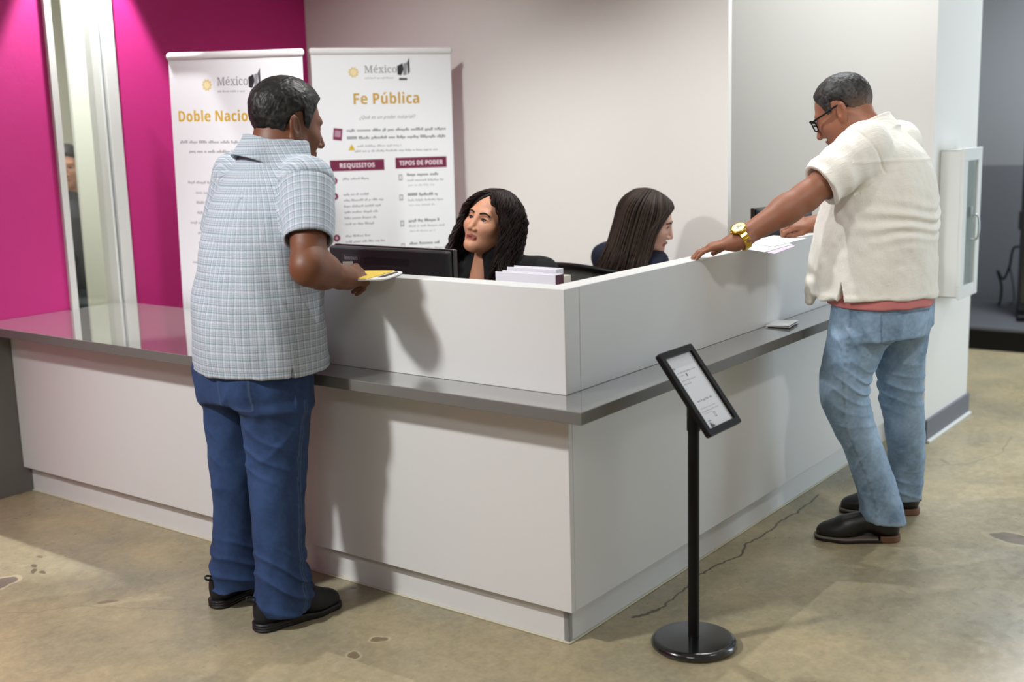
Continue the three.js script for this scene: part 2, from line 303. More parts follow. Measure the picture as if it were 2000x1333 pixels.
const texDoble = canvasTex(675, 1722, (c, w, h) => { c.scale(0.75, 0.75); w = 900; h = 2296;
  c.fillStyle = '#eceef1'; c.fillRect(0, 0, w, h);
  bannerHead(c, 450, 142);
  c.fillStyle = '#d2a92c'; c.font = 'bold 84px sans-serif'; c.textAlign = 'left'; c.fillText('Doble Nacionalidad', 42, 352, 800);
  greyText(c, 50, 470, 800, 18); greyText(c, 110, 524, 640, 18);
  let y = 700; for (let i = 0; i < 11; i++) { greyText(c, 90 + (i % 4 ? 50 : 0), y, 300 + (i * 97) % 330, 17, 0.42); y += 58; }
});
const texFe = canvasTex(675, 1830, (c, w, h) => { c.scale(0.75, 0.75); w = 900; h = 2440;
  c.fillStyle = '#eceef0'; c.fillRect(0, 0, w, h);
  bannerHead(c, 455, 110);
  c.fillStyle = '#c39a3c'; c.font = 'bold 96px sans-serif'; c.textAlign = 'center'; c.fillText('Fe Pública', 470, 318, 440);
  c.fillStyle = '#85878b'; c.font = 'italic 30px sans-serif'; c.fillText('¿Qué es un poder notarial?', 470, 410, 420);
  c.fillStyle = '#7a2a4c'; c.save(); c.translate(122, 470); c.rotate(0.12); c.fillRect(0, -6, 56, 74); c.fillStyle = '#b48aa0'; c.fillRect(9, 8, 38, 40); c.restore();
  greyText(c, 205, 484, 650, 20, 0.7); greyText(c, 205, 532, 640, 20, 0.7);
  c.fillStyle = '#cfae2e'; c.beginPath(); c.moveTo(232, 568); c.lineTo(254, 608); c.lineTo(210, 608); c.fill();
  greyText(c, 268, 584, 280, 14, 0.4); greyText(c, 250, 616, 540, 14, 0.45);
  c.fillStyle = '#6f1a40'; c.fillRect(88, 668, 350, 70); c.fillRect(512, 662, 340, 70);
  c.fillStyle = '#efe4e9'; c.font = 'bold 40px sans-serif'; c.fillText('REQUISITOS', 262, 718, 230); c.fillText('TIPOS DE PODER', 682, 712, 290);
  for (const [yy, n] of [[800, 1], [900, 6], [1168, 4]]) { c.fillStyle = '#7a2a4c'; c.beginPath(); c.arc(108, yy - 2, 23, 0, 7); c.fill(); c.fillStyle = '#d8b9c8'; c.beginPath(); c.arc(108, yy - 2, 9, 0, 7); c.fill(); for (let i = 0; i < n; i++) greyText(c, 165, yy - 10 + i * 38, 170 + (i * 83) % 100, 15, 0.5); }
  for (const yy of [790, 920, 1090, 1240]) { c.fillStyle = '#a5a8ac'; c.fillRect(528, yy - 20, 26, 40); c.fillStyle = '#dcdee0'; c.fillRect(533, yy - 12, 16, 22); greyText(c, 585, yy - 14, 200, 20, 0.75); greyText(c, 585, yy + 22, 240, 15, 0.42); greyText(c, 590, yy + 54, 170, 13, 0.3); }
  greyText(c, 150, 1330, 500, 14, 0.35);
});
function banner(label, mid, yaw, roll, W, H, tex) {
  const t = thing('rollup_banner', label, 'banner', [mid[0], 0, mid[1]], yaw, 'roll-up banners behind the counter');
  t.rotation.order = 'YXZ'; t.rotation.z = roll;
  const sheet = new THREE.BoxGeometry(W, H - 0.1, 0.0012); sheet.translate(0, (H - 0.1) / 2 + 0.09, 0);
  const side = std({ color: 0xe6e7e9, roughness: 0.6 }), face = std({ map: tex, roughness: 0.55 });
  const s = shade(new THREE.Mesh(sheet, [side, side, side, side, face, side])); s.name = 'printed_sheet'; t.add(s);
  const rail = new THREE.CapsuleGeometry(0.014, W - 0.01, 6, 14); rail.rotateZ(Math.PI / 2); rail.scale(1, 1.15, 0.6); rail.translate(0, H, 0);
  mesh('top_rail', rail, std({ color: 0xe4e3e3, roughness: 0.4 }), t);
  const base = box(-W / 2 - 0.02, W / 2 + 0.02, 0.012, 0.09, -0.06, 0.06, 0.02); mesh('base_cassette', base, M.metal, t);
  mesh('foot', [box(-W * 0.3 - 0.02, -W * 0.3 + 0.02, 0, 0.012, -0.16, 0.16)], M.metal, t); mesh('foot', [box(W * 0.3 - 0.02, W * 0.3 + 0.02, 0, 0.012, -0.16, 0.16)], M.metal, t);
  mesh('support_pole', cyl(0.008, 0.008, H - 0.06, 0, 0.06, -0.035), M.metal, t);
  return t;
}
// Doble Nacionalidad (between table edge and wall), then Fe Publica (in front of the corner)
banner('white roll-up banner headed Doble Nacionalidad, partly behind the man in the checked shirt', [-2.225, -0.72], Math.atan2(0.163, 0.672), -0.022, 0.69, 1.86, texDoble);
banner('white roll-up banner headed Fe Pública behind the curly-haired woman', [-2.03, -1.47], Math.atan2(0.52, 0.4), -0.006, 0.66, 1.89, texFe);

// ------------------------------------------------------------------ floor-standing sign holder
{
  const t = thing('sign_stand', 'black floor-standing sign holder with a tilted sheet and round base', 'sign stand', [0.291, 0, -0.213]);
  mesh('base', lathe([[0, 0], [0.118, 0], [0.1245, 0.006], [0.126, 0.014], [0.121, 0.023], [0.11, 0.028], [0.02, 0.033], [0, 0.033]], 64), M.blackGloss, t);
  mesh('pole', cyl(0.0165, 0.0165, 0.66, 0, 0.031, 0), M.black, t);
  mesh('collar', [cyl(0.0195, 0.0195, 0.09, 0, 0.655, 0), box(-0.015, 0.015, 0.735, 0.775, -0.014, 0.014, 0.006)], M.black, t);
  const f = new THREE.Group();
  const sheetTex = canvasTex(600, 860, (c, w, h) => {
    c.fillStyle = '#e8eaee'; c.fillRect(0, 0, w, h);
    c.fillStyle = '#a7a9ae'; c.fillRect(60, 128, 50, 20); greyText(c, 90, 196, 400, 16, 0.5); greyText(c, 90, 232, 110, 14, 0.4);
    c.fillStyle = '#5b5d63'; c.fillRect(246, 216, 26, 36); greyText(c, 90, 290, 300, 15, 0.45); greyText(c, 90, 330, 160, 15, 0.5);
    c.fillStyle = '#6a6c72'; c.font = 'bold 34px sans-serif'; greyText(c, 130, 545, 330, 26, 0.6);
    greyText(c, 110, 630, 330, 14, 0.42); greyText(c, 90, 666, 370, 14, 0.5); greyText(c, 110, 690, 190, 12, 0.4);
    c.strokeStyle = '#4f535c'; c.lineWidth = 7; c.strokeRect(300, 706, 30, 46); c.fillStyle = '#4f535c'; c.fillRect(300, 748, 30, 8);
    c.fillStyle = '#8f9298'; c.fillRect(100, 766, 66, 12); c.fillRect(100, 788, 26, 30); c.fillStyle = '#4a4c52'; c.beginPath(); c.moveTo(96, 826); c.lineTo(130, 792); c.lineTo(196, 838); c.lineTo(110, 846); c.fill(); c.strokeStyle = '#a2a5ab'; c.lineWidth = 3; c.beginPath(); c.arc(160, 794, 26, 0, 5); c.stroke();
  });
  const W = 0.19, H = 0.266;
  const ring = new THREE.Shape(); const rr = (s, w, h, r) => { s.moveTo(-w / 2 + r, -h / 2); s.lineTo(w / 2 - r, -h / 2); s.quadraticCurveTo(w / 2, -h / 2, w / 2, -h / 2 + r); s.lineTo(w / 2, h / 2 - r); s.quadraticCurveTo(w / 2, h / 2, w / 2 - r, h / 2); s.lineTo(-w / 2 + r, h / 2); s.quadraticCurveTo(-w / 2, h / 2, -w / 2, h / 2 - r); s.lineTo(-w / 2, -h / 2 + r); s.quadraticCurveTo(-w / 2, -h / 2, -w / 2 + r, -h / 2); };
  rr(ring, W, H, 0.008); const hole = new THREE.Path(); rr(hole, W - 0.036, H - 0.034, 0.002); ring.holes.push(hole);
  const fr = mesh('sign_frame', new THREE.ExtrudeGeometry(ring, { depth: 0.012, bevelEnabled: true, bevelSize: 0.002, bevelThickness: 0.002, bevelSegments: 2 }), M.black, t);
  const basis = new THREE.Matrix4().makeBasis(V(0, 0, -1), V(-0.606, 0.795, 0), V(0.795, 0.606, 0));
  fr.quaternion.setFromRotationMatrix(basis); fr.position.set(0.012, 0.772, 0);
  const sh = new THREE.PlaneGeometry(W - 0.034, H - 0.032); sh.translate(0, 0, 0.006); mesh('printed_sheet', sh, std({ map: sheetTex, roughness: 0.35 }), fr);
  mesh('back_plate', box(-W / 2 + 0.004, W / 2 - 0.004, -H / 2 + 0.004, H / 2 - 0.004, -0.001, 0.004), M.black, fr);
}

// ------------------------------------------------------------------ things on the desk
function monitor(label, pos, yaw, W, H, tex) {
  const t = thing('computer_monitor', label, 'monitor', pos, yaw, 'monitors on the staff side');
  const top = 0.125 + H;
  mesh('stand_base', box(-0.11, 0.11, 0, 0.012, -0.09, 0.09, 0.006), M.darkPlastic, t);
  mesh('stand_neck', box(-0.03, 0.03, 0.01, 0.26, -0.012, 0.02, 0.006), M.darkPlastic, t);
  mesh('screen', box(-W / 2, W / 2, 0.125, top, -0.034, -0.012, 0.006), M.blackGloss, t);
  const shell = mesh('back_shell', box(-W / 2 + 0.004, W / 2 - 0.004, 0.13, top - 0.004, -0.014, 0.022, 0.012), M.darkPlastic, t);
  mesh('vent', Array.from({ length: 9 }, (_, i) => box(-0.105 + 0, 0.115, top - 0.063 + i * 0.0028, top - 0.0615 + i * 0.0028, 0.0215, 0.0228, 0)), M.blackMatte, shell);
  if (tex) { const g = new THREE.PlaneGeometry(0.095, 0.0285); g.translate(-0.172, top - 0.046, 0.0224); mesh('logo', g, std({ map: tex, roughness: 0.4 }), shell); }
  return t;
}
const logoTex = canvasTex(400, 120, (c, w, h) => { c.fillStyle = '#232527'; c.fillRect(0, 0, w, h); c.fillStyle = '#63676b'; c.font = 'bold 92px sans-serif'; c.textAlign = 'center'; c.fillText('lenovo', 200, 84, 340); c.strokeStyle = '#4a4d50'; c.lineWidth = 3; c.strokeRect(8, 8, w - 16, h - 16); });
monitor('wide black monitor seen from the back beside the yellow folder', [-1.03, SH, -0.4], -0.01, 0.585, 0.222, logoTex);
monitor('black monitor half hidden behind the forearm with the gold watch', [-0.195, SH, -1.906], 1.35, 0.36, 0.28, null);

// upright binders behind the corner of the privacy wall
function binder(label, x, z, yaw, w, h, d, cover, spineMat) {
  const t = thing('ring_binder', label, 'binder', [x, SH + 0.0005, z], yaw, 'binders standing behind the desk corner');
  mesh('front_cover', box(-w / 2, w / 2, 0, h, d / 2 - 0.003, d / 2, 0.001), cover, t); mesh('back_cover', box(-w / 2, w / 2, 0, h, -d / 2, -d / 2 + 0.003, 0.001), cover, t);
  mesh('spine', box(w / 2, w / 2 + 0.004, 0, h, -d / 2, d / 2, 0.001), spineMat, t);
  mesh('pages', box(-w / 2 + 0.008, w / 2 - 0.006, 0.008, h - 0.009, -d / 2 + 0.004, d / 2 - 0.004, 0), M.paper, t);
}
{
  const whiteCover = std({ color: 0xdfdce4, roughness: 0.45 }), cream = std({ color: 0xe3dccf, roughness: 0.5 });
  binder('white ring binder with a dark red spine standing behind the desk corner', -0.258, -0.186, 0.0, 0.226, 0.317, 0.038, whiteCover, M.maroon);
  binder('taller white ring binder with a white spine standing behind the red-spined binder', -0.272, -0.236, 0.02, 0.18, 0.327, 0.04, whiteCover, whiteCover);
  binder('cream ring binder standing at the back of the binder row', -0.29, -0.288, 0.01, 0.2, 0.3, 0.04, cream, cream);
}
// loose papers on the wing
function sheet(name, label, mat, pts, y, t = 0.0012, bend = 0) {
  const s = new THREE.Shape(); pts.forEach(([x, z], i) => i ? s.lineTo(x, -z) : s.moveTo(x, -z));
  const g = new THREE.ExtrudeGeometry(s, { depth: t, bevelEnabled: false }); g.rotateX(-Math.PI / 2); g.translate(0, y, 0);
  return mesh(name, g, mat);
}
tag(sheet('paper_sheet', 'lilac sheet of paper, lowest of the papers on the wing', M.lilac, [[0.02, -1.15], [0.16, -1.035], [0.12, -1.30], [-0.07, -1.42]], 1.0705), 'lilac sheet of paper, lowest of the papers on the wing', 'paper');
tag(sheet('paper_sheet', 'x', M.mint, [[-0.06, -1.17], [0.115, -1.055], [0.095, -1.335], [-0.08, -1.45]], 1.0725), 'pale mint form lying on the lilac sheet', 'paper');
tag(sheet('paper_sheet', 'x', M.paper, [[-0.085, -1.30], [0.075, -1.215], [0.06, -1.55], [-0.10, -1.60]], 1.0745), 'white sheet of paper under the visitor hand on the wing', 'paper');
{
  const t = thing('leaflet', 'small folded white leaflet lying on the grey shelf of the wing', 'leaflet', [0.046, SH + 0.0005, -1.365], 0.15);
  const L = (r) => { const g = new THREE.BoxGeometry(0.09, 0.0012, 0.13); g.rotateZ(r); g.translate(0, 0.004 + 0.05 * Math.abs(Math.sin(r)) * 0.5, 0); return g; };
  mesh('back_leaf', L(0.01), M.paper, t); mesh('front_leaf', (() => { const g = L(0.06); g.translate(-0.001, 0.003, 0); return g; })(), M.paper, t);
}
// yellow folder held at the counter edge
{
  const t = thing('folder', 'yellow folder with a white rounded edge held by the man in the checked shirt', 'folder', [-0.743, 1.0735, 0.058], 0.464);
  const s = new THREE.Shape(); s.moveTo(-0.125, -0.1); s.lineTo(0.085, -0.1); s.quadraticCurveTo(0.112, -0.098, 0.118, -0.05); s.quadraticCurveTo(0.128, 0.03, 0.124, 0.075); s.quadraticCurveTo(0.118, 0.1, 0.1, 0.1); s.lineTo(-0.125, 0.1); s.closePath();
  const ex = (sh, d) => { const g = new THREE.ExtrudeGeometry(sh, { depth: d, bevelEnabled: true, bevelSize: 0.0008, bevelThickness: 0.0008, bevelSegments: 1, curveSegments: 16 }); g.rotateX(-Math.PI / 2); return g; };
  mesh('backing_board', ex(s, 0.003), M.paper, t);
  const y = new THREE.Shape(); y.moveTo(-0.123, -0.098); y.lineTo(0.06, -0.098); y.lineTo(0.092, 0.098); y.lineTo(-0.123, 0.098); y.closePath();
  const yg = ex(y, 0.002); yg.translate(0, 0.0042, 0); mesh('yellow_cover', yg, std({ color: 0xf0cf52, roughness: 0.6 }), t);
  const k = new THREE.Shape(); k.moveTo(0.082, -0.05); k.lineTo(0.1, -0.05); k.lineTo(0.112, 0.07); k.lineTo(0.104, 0.08); k.closePath();
  const kg = ex(k, 0.0008); kg.translate(0, 0.0042, 0); mesh('dark_slot', kg, std({ color: 0x4a3c2c, roughness: 0.7 }), t);
}

tag(mesh('paper_slip', (() => { const g = box(-0.016, 0.016, 0, 0.04, -0.0008, 0.0008, 0.0004); g.rotateY(0.64); g.translate(-0.775, 1.0805, 0.065); return g; })(), M.paper), 'small white card standing upright beside the hand on the yellow folder', 'card');

// ------------------------------------------------------------------ cabinet on the wall block
{
  const x0 = 0.151, x1 = 0.262, z0 = -3.11, z1 = -2.845, y0 = 0.685, y1 = 1.362;
  const t = thing('extinguisher_cabinet', 'white wall-mounted extinguisher cabinet with a glazed door', 'cabinet', [0, 0, 0]);
  mesh('box_back', box(x0, x0 + 0.004, y0, y1, z0, z1), M.steelWhite, t);
  mesh('side', box(x0, x1 - 0.018, y0, y1, z1 - 0.004, z1, 0.001), M.steelWhite, t); mesh('side', box(x0, x1 - 0.018, y0, y1, z0, z0 + 0.004, 0.001), M.steelWhite, t);
  mesh('top', box(x0, x1 - 0.018, y1 - 0.004, y1, z0, z1, 0.001), M.steelWhite, t); mesh('bottom', box(x0, x1 - 0.018, y0, y0 + 0.004, z0, z1, 0.001), M.steelWhite, t);
  const fr = 0.05;
  const d = mesh('door', [box(x1 - 0.016, x1, y0 - 0.008, y0 + fr, z0 - 0.008, z1 + 0.008), box(x1 - 0.016, x1, y1 - fr, y1 + 0.008, z0 - 0.008, z1 + 0.008), box(x1 - 0.016, x1, y0 + fr, y1 - fr, z0 - 0.008, z0 + fr), box(x1 - 0.016, x1, y0 + fr, y1 - fr, z1 - fr, z1 + 0.008)], M.steelWhite, t);
  mesh('pane', box(x1 - 0.011, x1 - 0.008, y0 + fr, y1 - fr, z0 + fr, z1 - fr, 0), phys({ color: 0xdfe6e0, roughness: 0.12, transmission: 0.75, thickness: 0 }), d);
  mesh('handle', [tube([[x1, 1.06, z1 - 0.12], [x1 + 0.03, 1.06, z1 - 0.12], [x1 + 0.03, 0.95, z1 - 0.12], [x1, 0.95, z1 - 0.12]], 0.005, 24)], M.metal, d);
  mesh('latch', box(x1, x1 + 0.008, 1.05, 1.1, z1 - 0.132, z1 - 0.108, 0.003), M.metal, d);
  const e = thing('fire_extinguisher', 'slim fire extinguisher behind the glass of the wall cabinet', 'extinguisher', [x0 + 0.055, y0 + 0.005, (z0 + z1) / 2]);
  mesh('bottle', lathe([[0, 0], [0.042, 0], [0.045, 0.01], [0.045, 0.33], [0.03, 0.37], [0.016, 0.39], [0.016, 0.41], [0, 0.41]], 32), std({ color: 0x8c9490, roughness: 0.4 }), e);
  mesh('valve', [box(-0.012, 0.012, 0.41, 0.44, -0.012, 0.012, 0.004), box(-0.008, 0.008, 0.44, 0.455, -0.06, 0.02, 0.004)], M.black, e);
  mesh('hose', tube([[0, 0.42, 0.01], [0, 0.42, 0.055], [0, 0.3, 0.06], [0, 0.1, 0.055]], 0.006), M.black, e);
}
// ------------------------------------------------------------------ far right background
{
  const t = thing('platform', 'low black platform against the far grey wall', 'platform', [0, 0, 0]);
  mesh('deck', box(-2.6, 2.0, 0.13, 0.15, -6.4, -5.2), std({ color: 0x53555a, roughness: 0.5 }), t); mesh('skirt', box(-2.6, 2.0, 0, 0.13, -6.4, -5.2), M.black, t);
  const s = thing('display_screen', 'black upright display screen at the right edge of the view', 'screen', [0.02, 0.15, -5.75], 0.25);
  mesh('base', box(-0.2, 0.5, 0, 0.04, -0.2, 0.2, 0.01), M.black, s); mesh('body', box(-0.2, 0.55, 0.04, 1.19, -0.04, 0.04, 0.012), M.blackMatte, s); mesh('panel', box(-0.18, 0.53, 0.1, 1.17, 0.036, 0.044, 0.003), M.blackGloss, s);
  mesh('cable_port', box(-0.215, -0.2, 0.6, 0.72, -0.03, 0.03, 0.004), M.blackMatte, s);
  tag(mesh('power_cable', tube([[-0.18, 0.62, -5.8], [-0.26, 0.6, -5.9], [-0.31, 0.45, -6.0], [-0.36, 0.36, -6.05], [-0.4, 0.42, -6.05], [-0.38, 0.3, -6.1], [-0.4, 0.17, -6.15], [-0.42, 0.158, -6.2]], 0.008, 90), M.blackMatte), 'black power cable hanging beside the display screen', 'cable');
  tag(mesh('power_cable', tube([[-0.31, 0.45, -6.02], [-0.3, 0.3, -6.1], [-0.32, 0.17, -6.2], [-0.36, 0.157, -6.25]], 0.005, 60), std({ color: 0x4a4c50, roughness: 0.6 })), 'thin grey cable curving down to the platform', 'cable');
}
// ------------------------------------------------------------------ figures: smooth distance fields meshed on a grid
const smin = (a, b, k) => { const h = Math.max(k - Math.abs(a - b), 0) / k; return Math.min(a, b) - h * h * k * 0.25; };
const smax = (a, b, k) => -smin(-a, -b, k);
const cone = (a, ra, b, rb) => { // tapered capsule
  const ax = a[0], ay = a[1], az = a[2], bx = b[0] - ax, by = b[1] - ay, bz = b[2] - az, L = bx * bx + by * by + bz * bz, dr = rb - ra;
  return (x, y, z) => { const px = x - ax, py = y - ay, pz = z - az; let t = (px * bx + py * by + pz * bz) / L; t = t < 0 ? 0 : t > 1 ? 1 : t; const dx = px - bx * t, dy = py - by * t, dz = pz - bz * t; return Math.sqrt(dx * dx + dy * dy + dz * dz) - ra - dr * t; };
};
const ell = (c, r) => (x, y, z) => {
  const px = (x - c[0]) / r[0], py = (y - c[1]) / r[1], pz = (z - c[2]) / r[2]; const k0 = Math.sqrt(px * px + py * py + pz * pz);
  const gx = px / r[0], gy = py / r[1], gz = pz / r[2]; const k1 = Math.sqrt(gx * gx + gy * gy + gz * gz); return k1 < 1e-9 ? -Math.min(...r) : k0 * (k0 - 1) / k1;
};
// stack of ellipses: knots [y, cx, cz, rx, rz], rising y; yaw turns every ellipse
function loft(knots, yaw = 0, capR = 0.012) {
  const n = knots.length, cs = Math.cos(yaw), sn = Math.sin(yaw), y0 = knots[0][0], y1 = knots[n - 1][0];
  const q = [0, 0, 0, 0];
  return (x, y, z) => {
    const yy = y < y0 ? y0 : y > y1 ? y1 : y; let i = 0; while (i < n - 2 && yy > knots[i + 1][0]) i++;
    const A = knots[Math.max(i - 1, 0)], B = knots[i], C = knots[i + 1], D = knots[Math.min(i + 2, n - 1)];
    const t = (yy - B[0]) / (C[0] - B[0]), t2 = t * t, t3 = t2 * t, h = C[0] - B[0];
    for (let k = 1; k < 5; k++) {
      const m0 = (C[k] - A[k]) / (C[0] - A[0] || 1) * h, m1 = (D[k] - B[k]) / (D[0] - B[0] || 1) * h;
      q[k - 1] = (2 * t3 - 3 * t2 + 1) * B[k] + (t3 - 2 * t2 + t) * m0 + (-2 * t3 + 3 * t2) * C[k] + (t3 - t2) * m1;
    }
    const dx = x - q[0], dz = z - q[1], u = (dx * cs - dz * sn) / q[2], v = (dx * sn + dz * cs) / q[3];
    const k0 = Math.sqrt(u * u + v * v), k1 = Math.sqrt(u * u / (q[2] * q[2]) + v * v / (q[3] * q[3]));
    const d = k1 < 1e-6 ? -Math.min(q[2], q[3]) : k0 * (k0 - 1) / k1;
    return smax(d, Math.max(y0 - y, y - y1), capR);
  };
}
function frameOf(o, f, up = [0, 1, 0], k = 1) { // X left, Y up, Z forward, k size
  const Z = V(...f).normalize(), X = V(...up).cross(Z).normalize(), Y = Z.clone().cross(X);
  return { o, X: X.toArray(), Y: Y.toArray(), Z: Z.toArray(), k };
}
const inFrame = (F, fn) => { const { o, X, Y, Z, k } = F; return (x, y, z) => { const a = (x - o[0]) / k, b = (y - o[1]) / k, c = (z - o[2]) / k; return fn(a * X[0] + b * X[1] + c * X[2], a * Y[0] + b * Y[1] + c * Y[2], a * Z[0] + b * Z[1] + c * Z[2]); }; };
const field = (F, fn) => { const g = inFrame(F, fn); return (x, y, z) => g(x, y, z) * F.k; };
const toWorld = (F, p) => [0, 1, 2].map((i) => F.o[i] + F.k * (p[0] * F.X[i] + p[1] * F.Y[i] + p[2] * F.Z[i]));
function union(list, k = 0.02) { return (x, y, z) => { let d = list[0](x, y, z); for (let i = 1; i < list.length; i++) d = smin(d, list[i](x, y, z), k); return d; }; }
// surface nets with vertices pulled onto the field; opt.color(x,y,z) linear rgb, opt.uv(region,x,y,z), opt.region(x,y,z), opt.period
function build(f, lo, hi, cell, opt = {}) {
  const nx = Math.ceil((hi[0] - lo[0]) / cell) + 2, ny = Math.ceil((hi[1] - lo[1]) / cell) + 2, nz = Math.ceil((hi[2] - lo[2]) / cell) + 2;
  const val = new Float32Array(nx * ny * nz), B = 6, id = (i, j, k) => i + nx * (j + ny * k);
  for (let bk = 0; bk < nz; bk += B) for (let bj = 0; bj < ny; bj += B) for (let bi = 0; bi < nx; bi += B) {
    const d = f(lo[0] + (bi + B / 2) * cell, lo[1] + (bj + B / 2) * cell, lo[2] + (bk + B / 2) * cell), far = Math.abs(d) > B * cell * 3.2;
    for (let k = bk; k < Math.min(bk + B, nz); k++) for (let j = bj; j < Math.min(bj + B, ny); j++) for (let i = bi; i < Math.min(bi + B, nx); i++) {
      const edge = !i || !j || !k || i === nx - 1 || j === ny - 1 || k === nz - 1;
      val[id(i, j, k)] = far ? d : f(lo[0] + i * cell, lo[1] + j * cell, lo[2] + k * cell);
      if (edge && val[id(i, j, k)] < 0) val[id(i, j, k)] = 1e-4;
    }
  }
  const vid = new Int32Array(nx * ny * nz).fill(-1), pos = [];
  const E = [[0, 0, 0, 1, 0, 0], [0, 1, 0, 1, 1, 0], [0, 0, 1, 1, 0, 1], [0, 1, 1, 1, 1, 1], [0, 0, 0, 0, 1, 0], [1, 0, 0, 1, 1, 0], [0, 0, 1, 0, 1, 1], [1, 0, 1, 1, 1, 1], [0, 0, 0, 0, 0, 1], [1, 0, 0, 1, 0, 1], [0, 1, 0, 0, 1, 1], [1, 1, 0, 1, 1, 1]];
  for (let k = 0; k < nz - 1; k++) for (let j = 0; j < ny - 1; j++) for (let i = 0; i < nx - 1; i++) {
    const b = id(i, j, k), s = val[b] < 0;
    if ((val[b + 1] < 0) === s && (val[b + nx] < 0) === s && (val[b + nx + 1] < 0) === s) { const c = b + nx * ny; if ((val[c] < 0) === s && (val[c + 1] < 0) === s && (val[c + nx] < 0) === s && (val[c + nx + 1] < 0) === s) continue; }
    let n = 0, x = 0, y = 0, z = 0;
    for (const e of E) { const a = val[id(i + e[0], j + e[1], k + e[2])], c = val[id(i + e[3], j + e[4], k + e[5])]; if ((a < 0) !== (c < 0)) { const t = a / (a - c); x += e[0] + (e[3] - e[0]) * t; y += e[1] + (e[4] - e[1]) * t; z += e[2] + (e[5] - e[2]) * t; n++; } }
    if (!n) continue; vid[b] = pos.length / 3; pos.push(lo[0] + (i + x / n) * cell, lo[1] + (j + y / n) * cell, lo[2] + (k + z / n) * cell);
  }
  const idx = [], quad = (a, b, c, d, fl) => { if (a < 0 || b < 0 || c < 0 || d < 0) return; if (fl) idx.push(a, c, b, a, d, c); else idx.push(a, b, c, a, c, d); };
  for (let k = 1; k < nz - 1; k++) for (let j = 1; j < ny - 1; j++) for (let i = 1; i < nx - 1; i++) {
    const b = id(i, j, k), s = val[b] < 0, Y = nx, Z = nx * ny;
    if ((val[b + 1] < 0) !== s) quad(vid[b], vid[b - Y], vid[b - Y - Z], vid[b - Z], !s);
    if ((val[b + Y] < 0) !== s) quad(vid[b], vid[b - Z], vid[b - 1 - Z], vid[b - 1], !s);
    if ((val[b + Z] < 0) !== s) quad(vid[b], vid[b - 1], vid[b - 1 - Y], vid[b - Y], !s);
  }
  const nv = pos.length / 3, nor = new Float32Array(nv * 3), h = cell * 0.5;
  for (let v = 0; v < nv; v++) {
    let x = pos[3 * v], y = pos[3 * v + 1], z = pos[3 * v + 2];
    for (let it = 0; it < 2; it++) {
      const gx = f(x + h, y, z) - f(x - h, y, z), gy = f(x, y + h, z) - f(x, y - h, z), gz = f(x, y, z + h) - f(x, y, z - h), L = Math.hypot(gx, gy, gz) || 1;
      if (!it) { const d = clamp(f(x, y, z) * 2 * h / L, -cell * 0.4, cell * 0.4); x -= gx / L * d; y -= gy / L * d; z -= gz / L * d; pos[3 * v] = x; pos[3 * v + 1] = y; pos[3 * v + 2] = z; }
      else { nor[3 * v] = gx / L; nor[3 * v + 1] = gy / L; nor[3 * v + 2] = gz / L; }
    }
  }
  let col = null; if (opt.color) { col = new Float32Array(nv * 3); for (let v = 0; v < nv; v++) col.set(opt.color(pos[3 * v], pos[3 * v + 1], pos[3 * v + 2], nor[3 * v], nor[3 * v + 1], nor[3 * v + 2]), 3 * v); }
  const g = new THREE.BufferGeometry();
  const nt = idx.length, P = new Float32Array(nt * 3), N = new Float32Array(nt * 3), C = col ? new Float32Array(nt * 3) : null, U = new Float32Array(nt * 2);
  for (let t = 0; t < nt; t += 3) {
    let reg = 0; const a = idx[t] * 3, b = idx[t + 1] * 3, c = idx[t + 2] * 3;
    if (opt.region) reg = opt.region((pos[a] + pos[b] + pos[c]) / 3, (pos[a + 1] + pos[b + 1] + pos[c + 1]) / 3, (pos[a + 2] + pos[b + 2] + pos[c + 2]) / 3);
    let u0 = 0;
    for (let q = 0; q < 3; q++) {
      const v = idx[t + q]; for (let m = 0; m < 3; m++) { P[3 * (t + q) + m] = pos[3 * v + m]; N[3 * (t + q) + m] = nor[3 * v + m]; if (C) C[3 * (t + q) + m] = col[3 * v + m]; }
      const w = opt.uv ? opt.uv(reg, pos[3 * v], pos[3 * v + 1], pos[3 * v + 2]) : [pos[3 * v] + pos[3 * v + 2] * 0.83, pos[3 * v + 1] + 0.3 * pos[3 * v + 2]];
      if (opt.period) { if (!q) u0 = w[0]; else { const per = opt.period(reg); while (w[0] - u0 > per / 2) w[0] -= per; while (w[0] - u0 < -per / 2) w[0] += per; } }
      U[2 * (t + q)] = w[0]; U[2 * (t + q) + 1] = w[1];
    }
  }
  g.setAttribute('position', new THREE.BufferAttribute(P, 3)); g.setAttribute('normal', new THREE.BufferAttribute(N, 3)); g.setAttribute('uv', new THREE.BufferAttribute(U, 2)); if (C) g.setAttribute('color', new THREE.BufferAttribute(C, 3));
  return g;
}
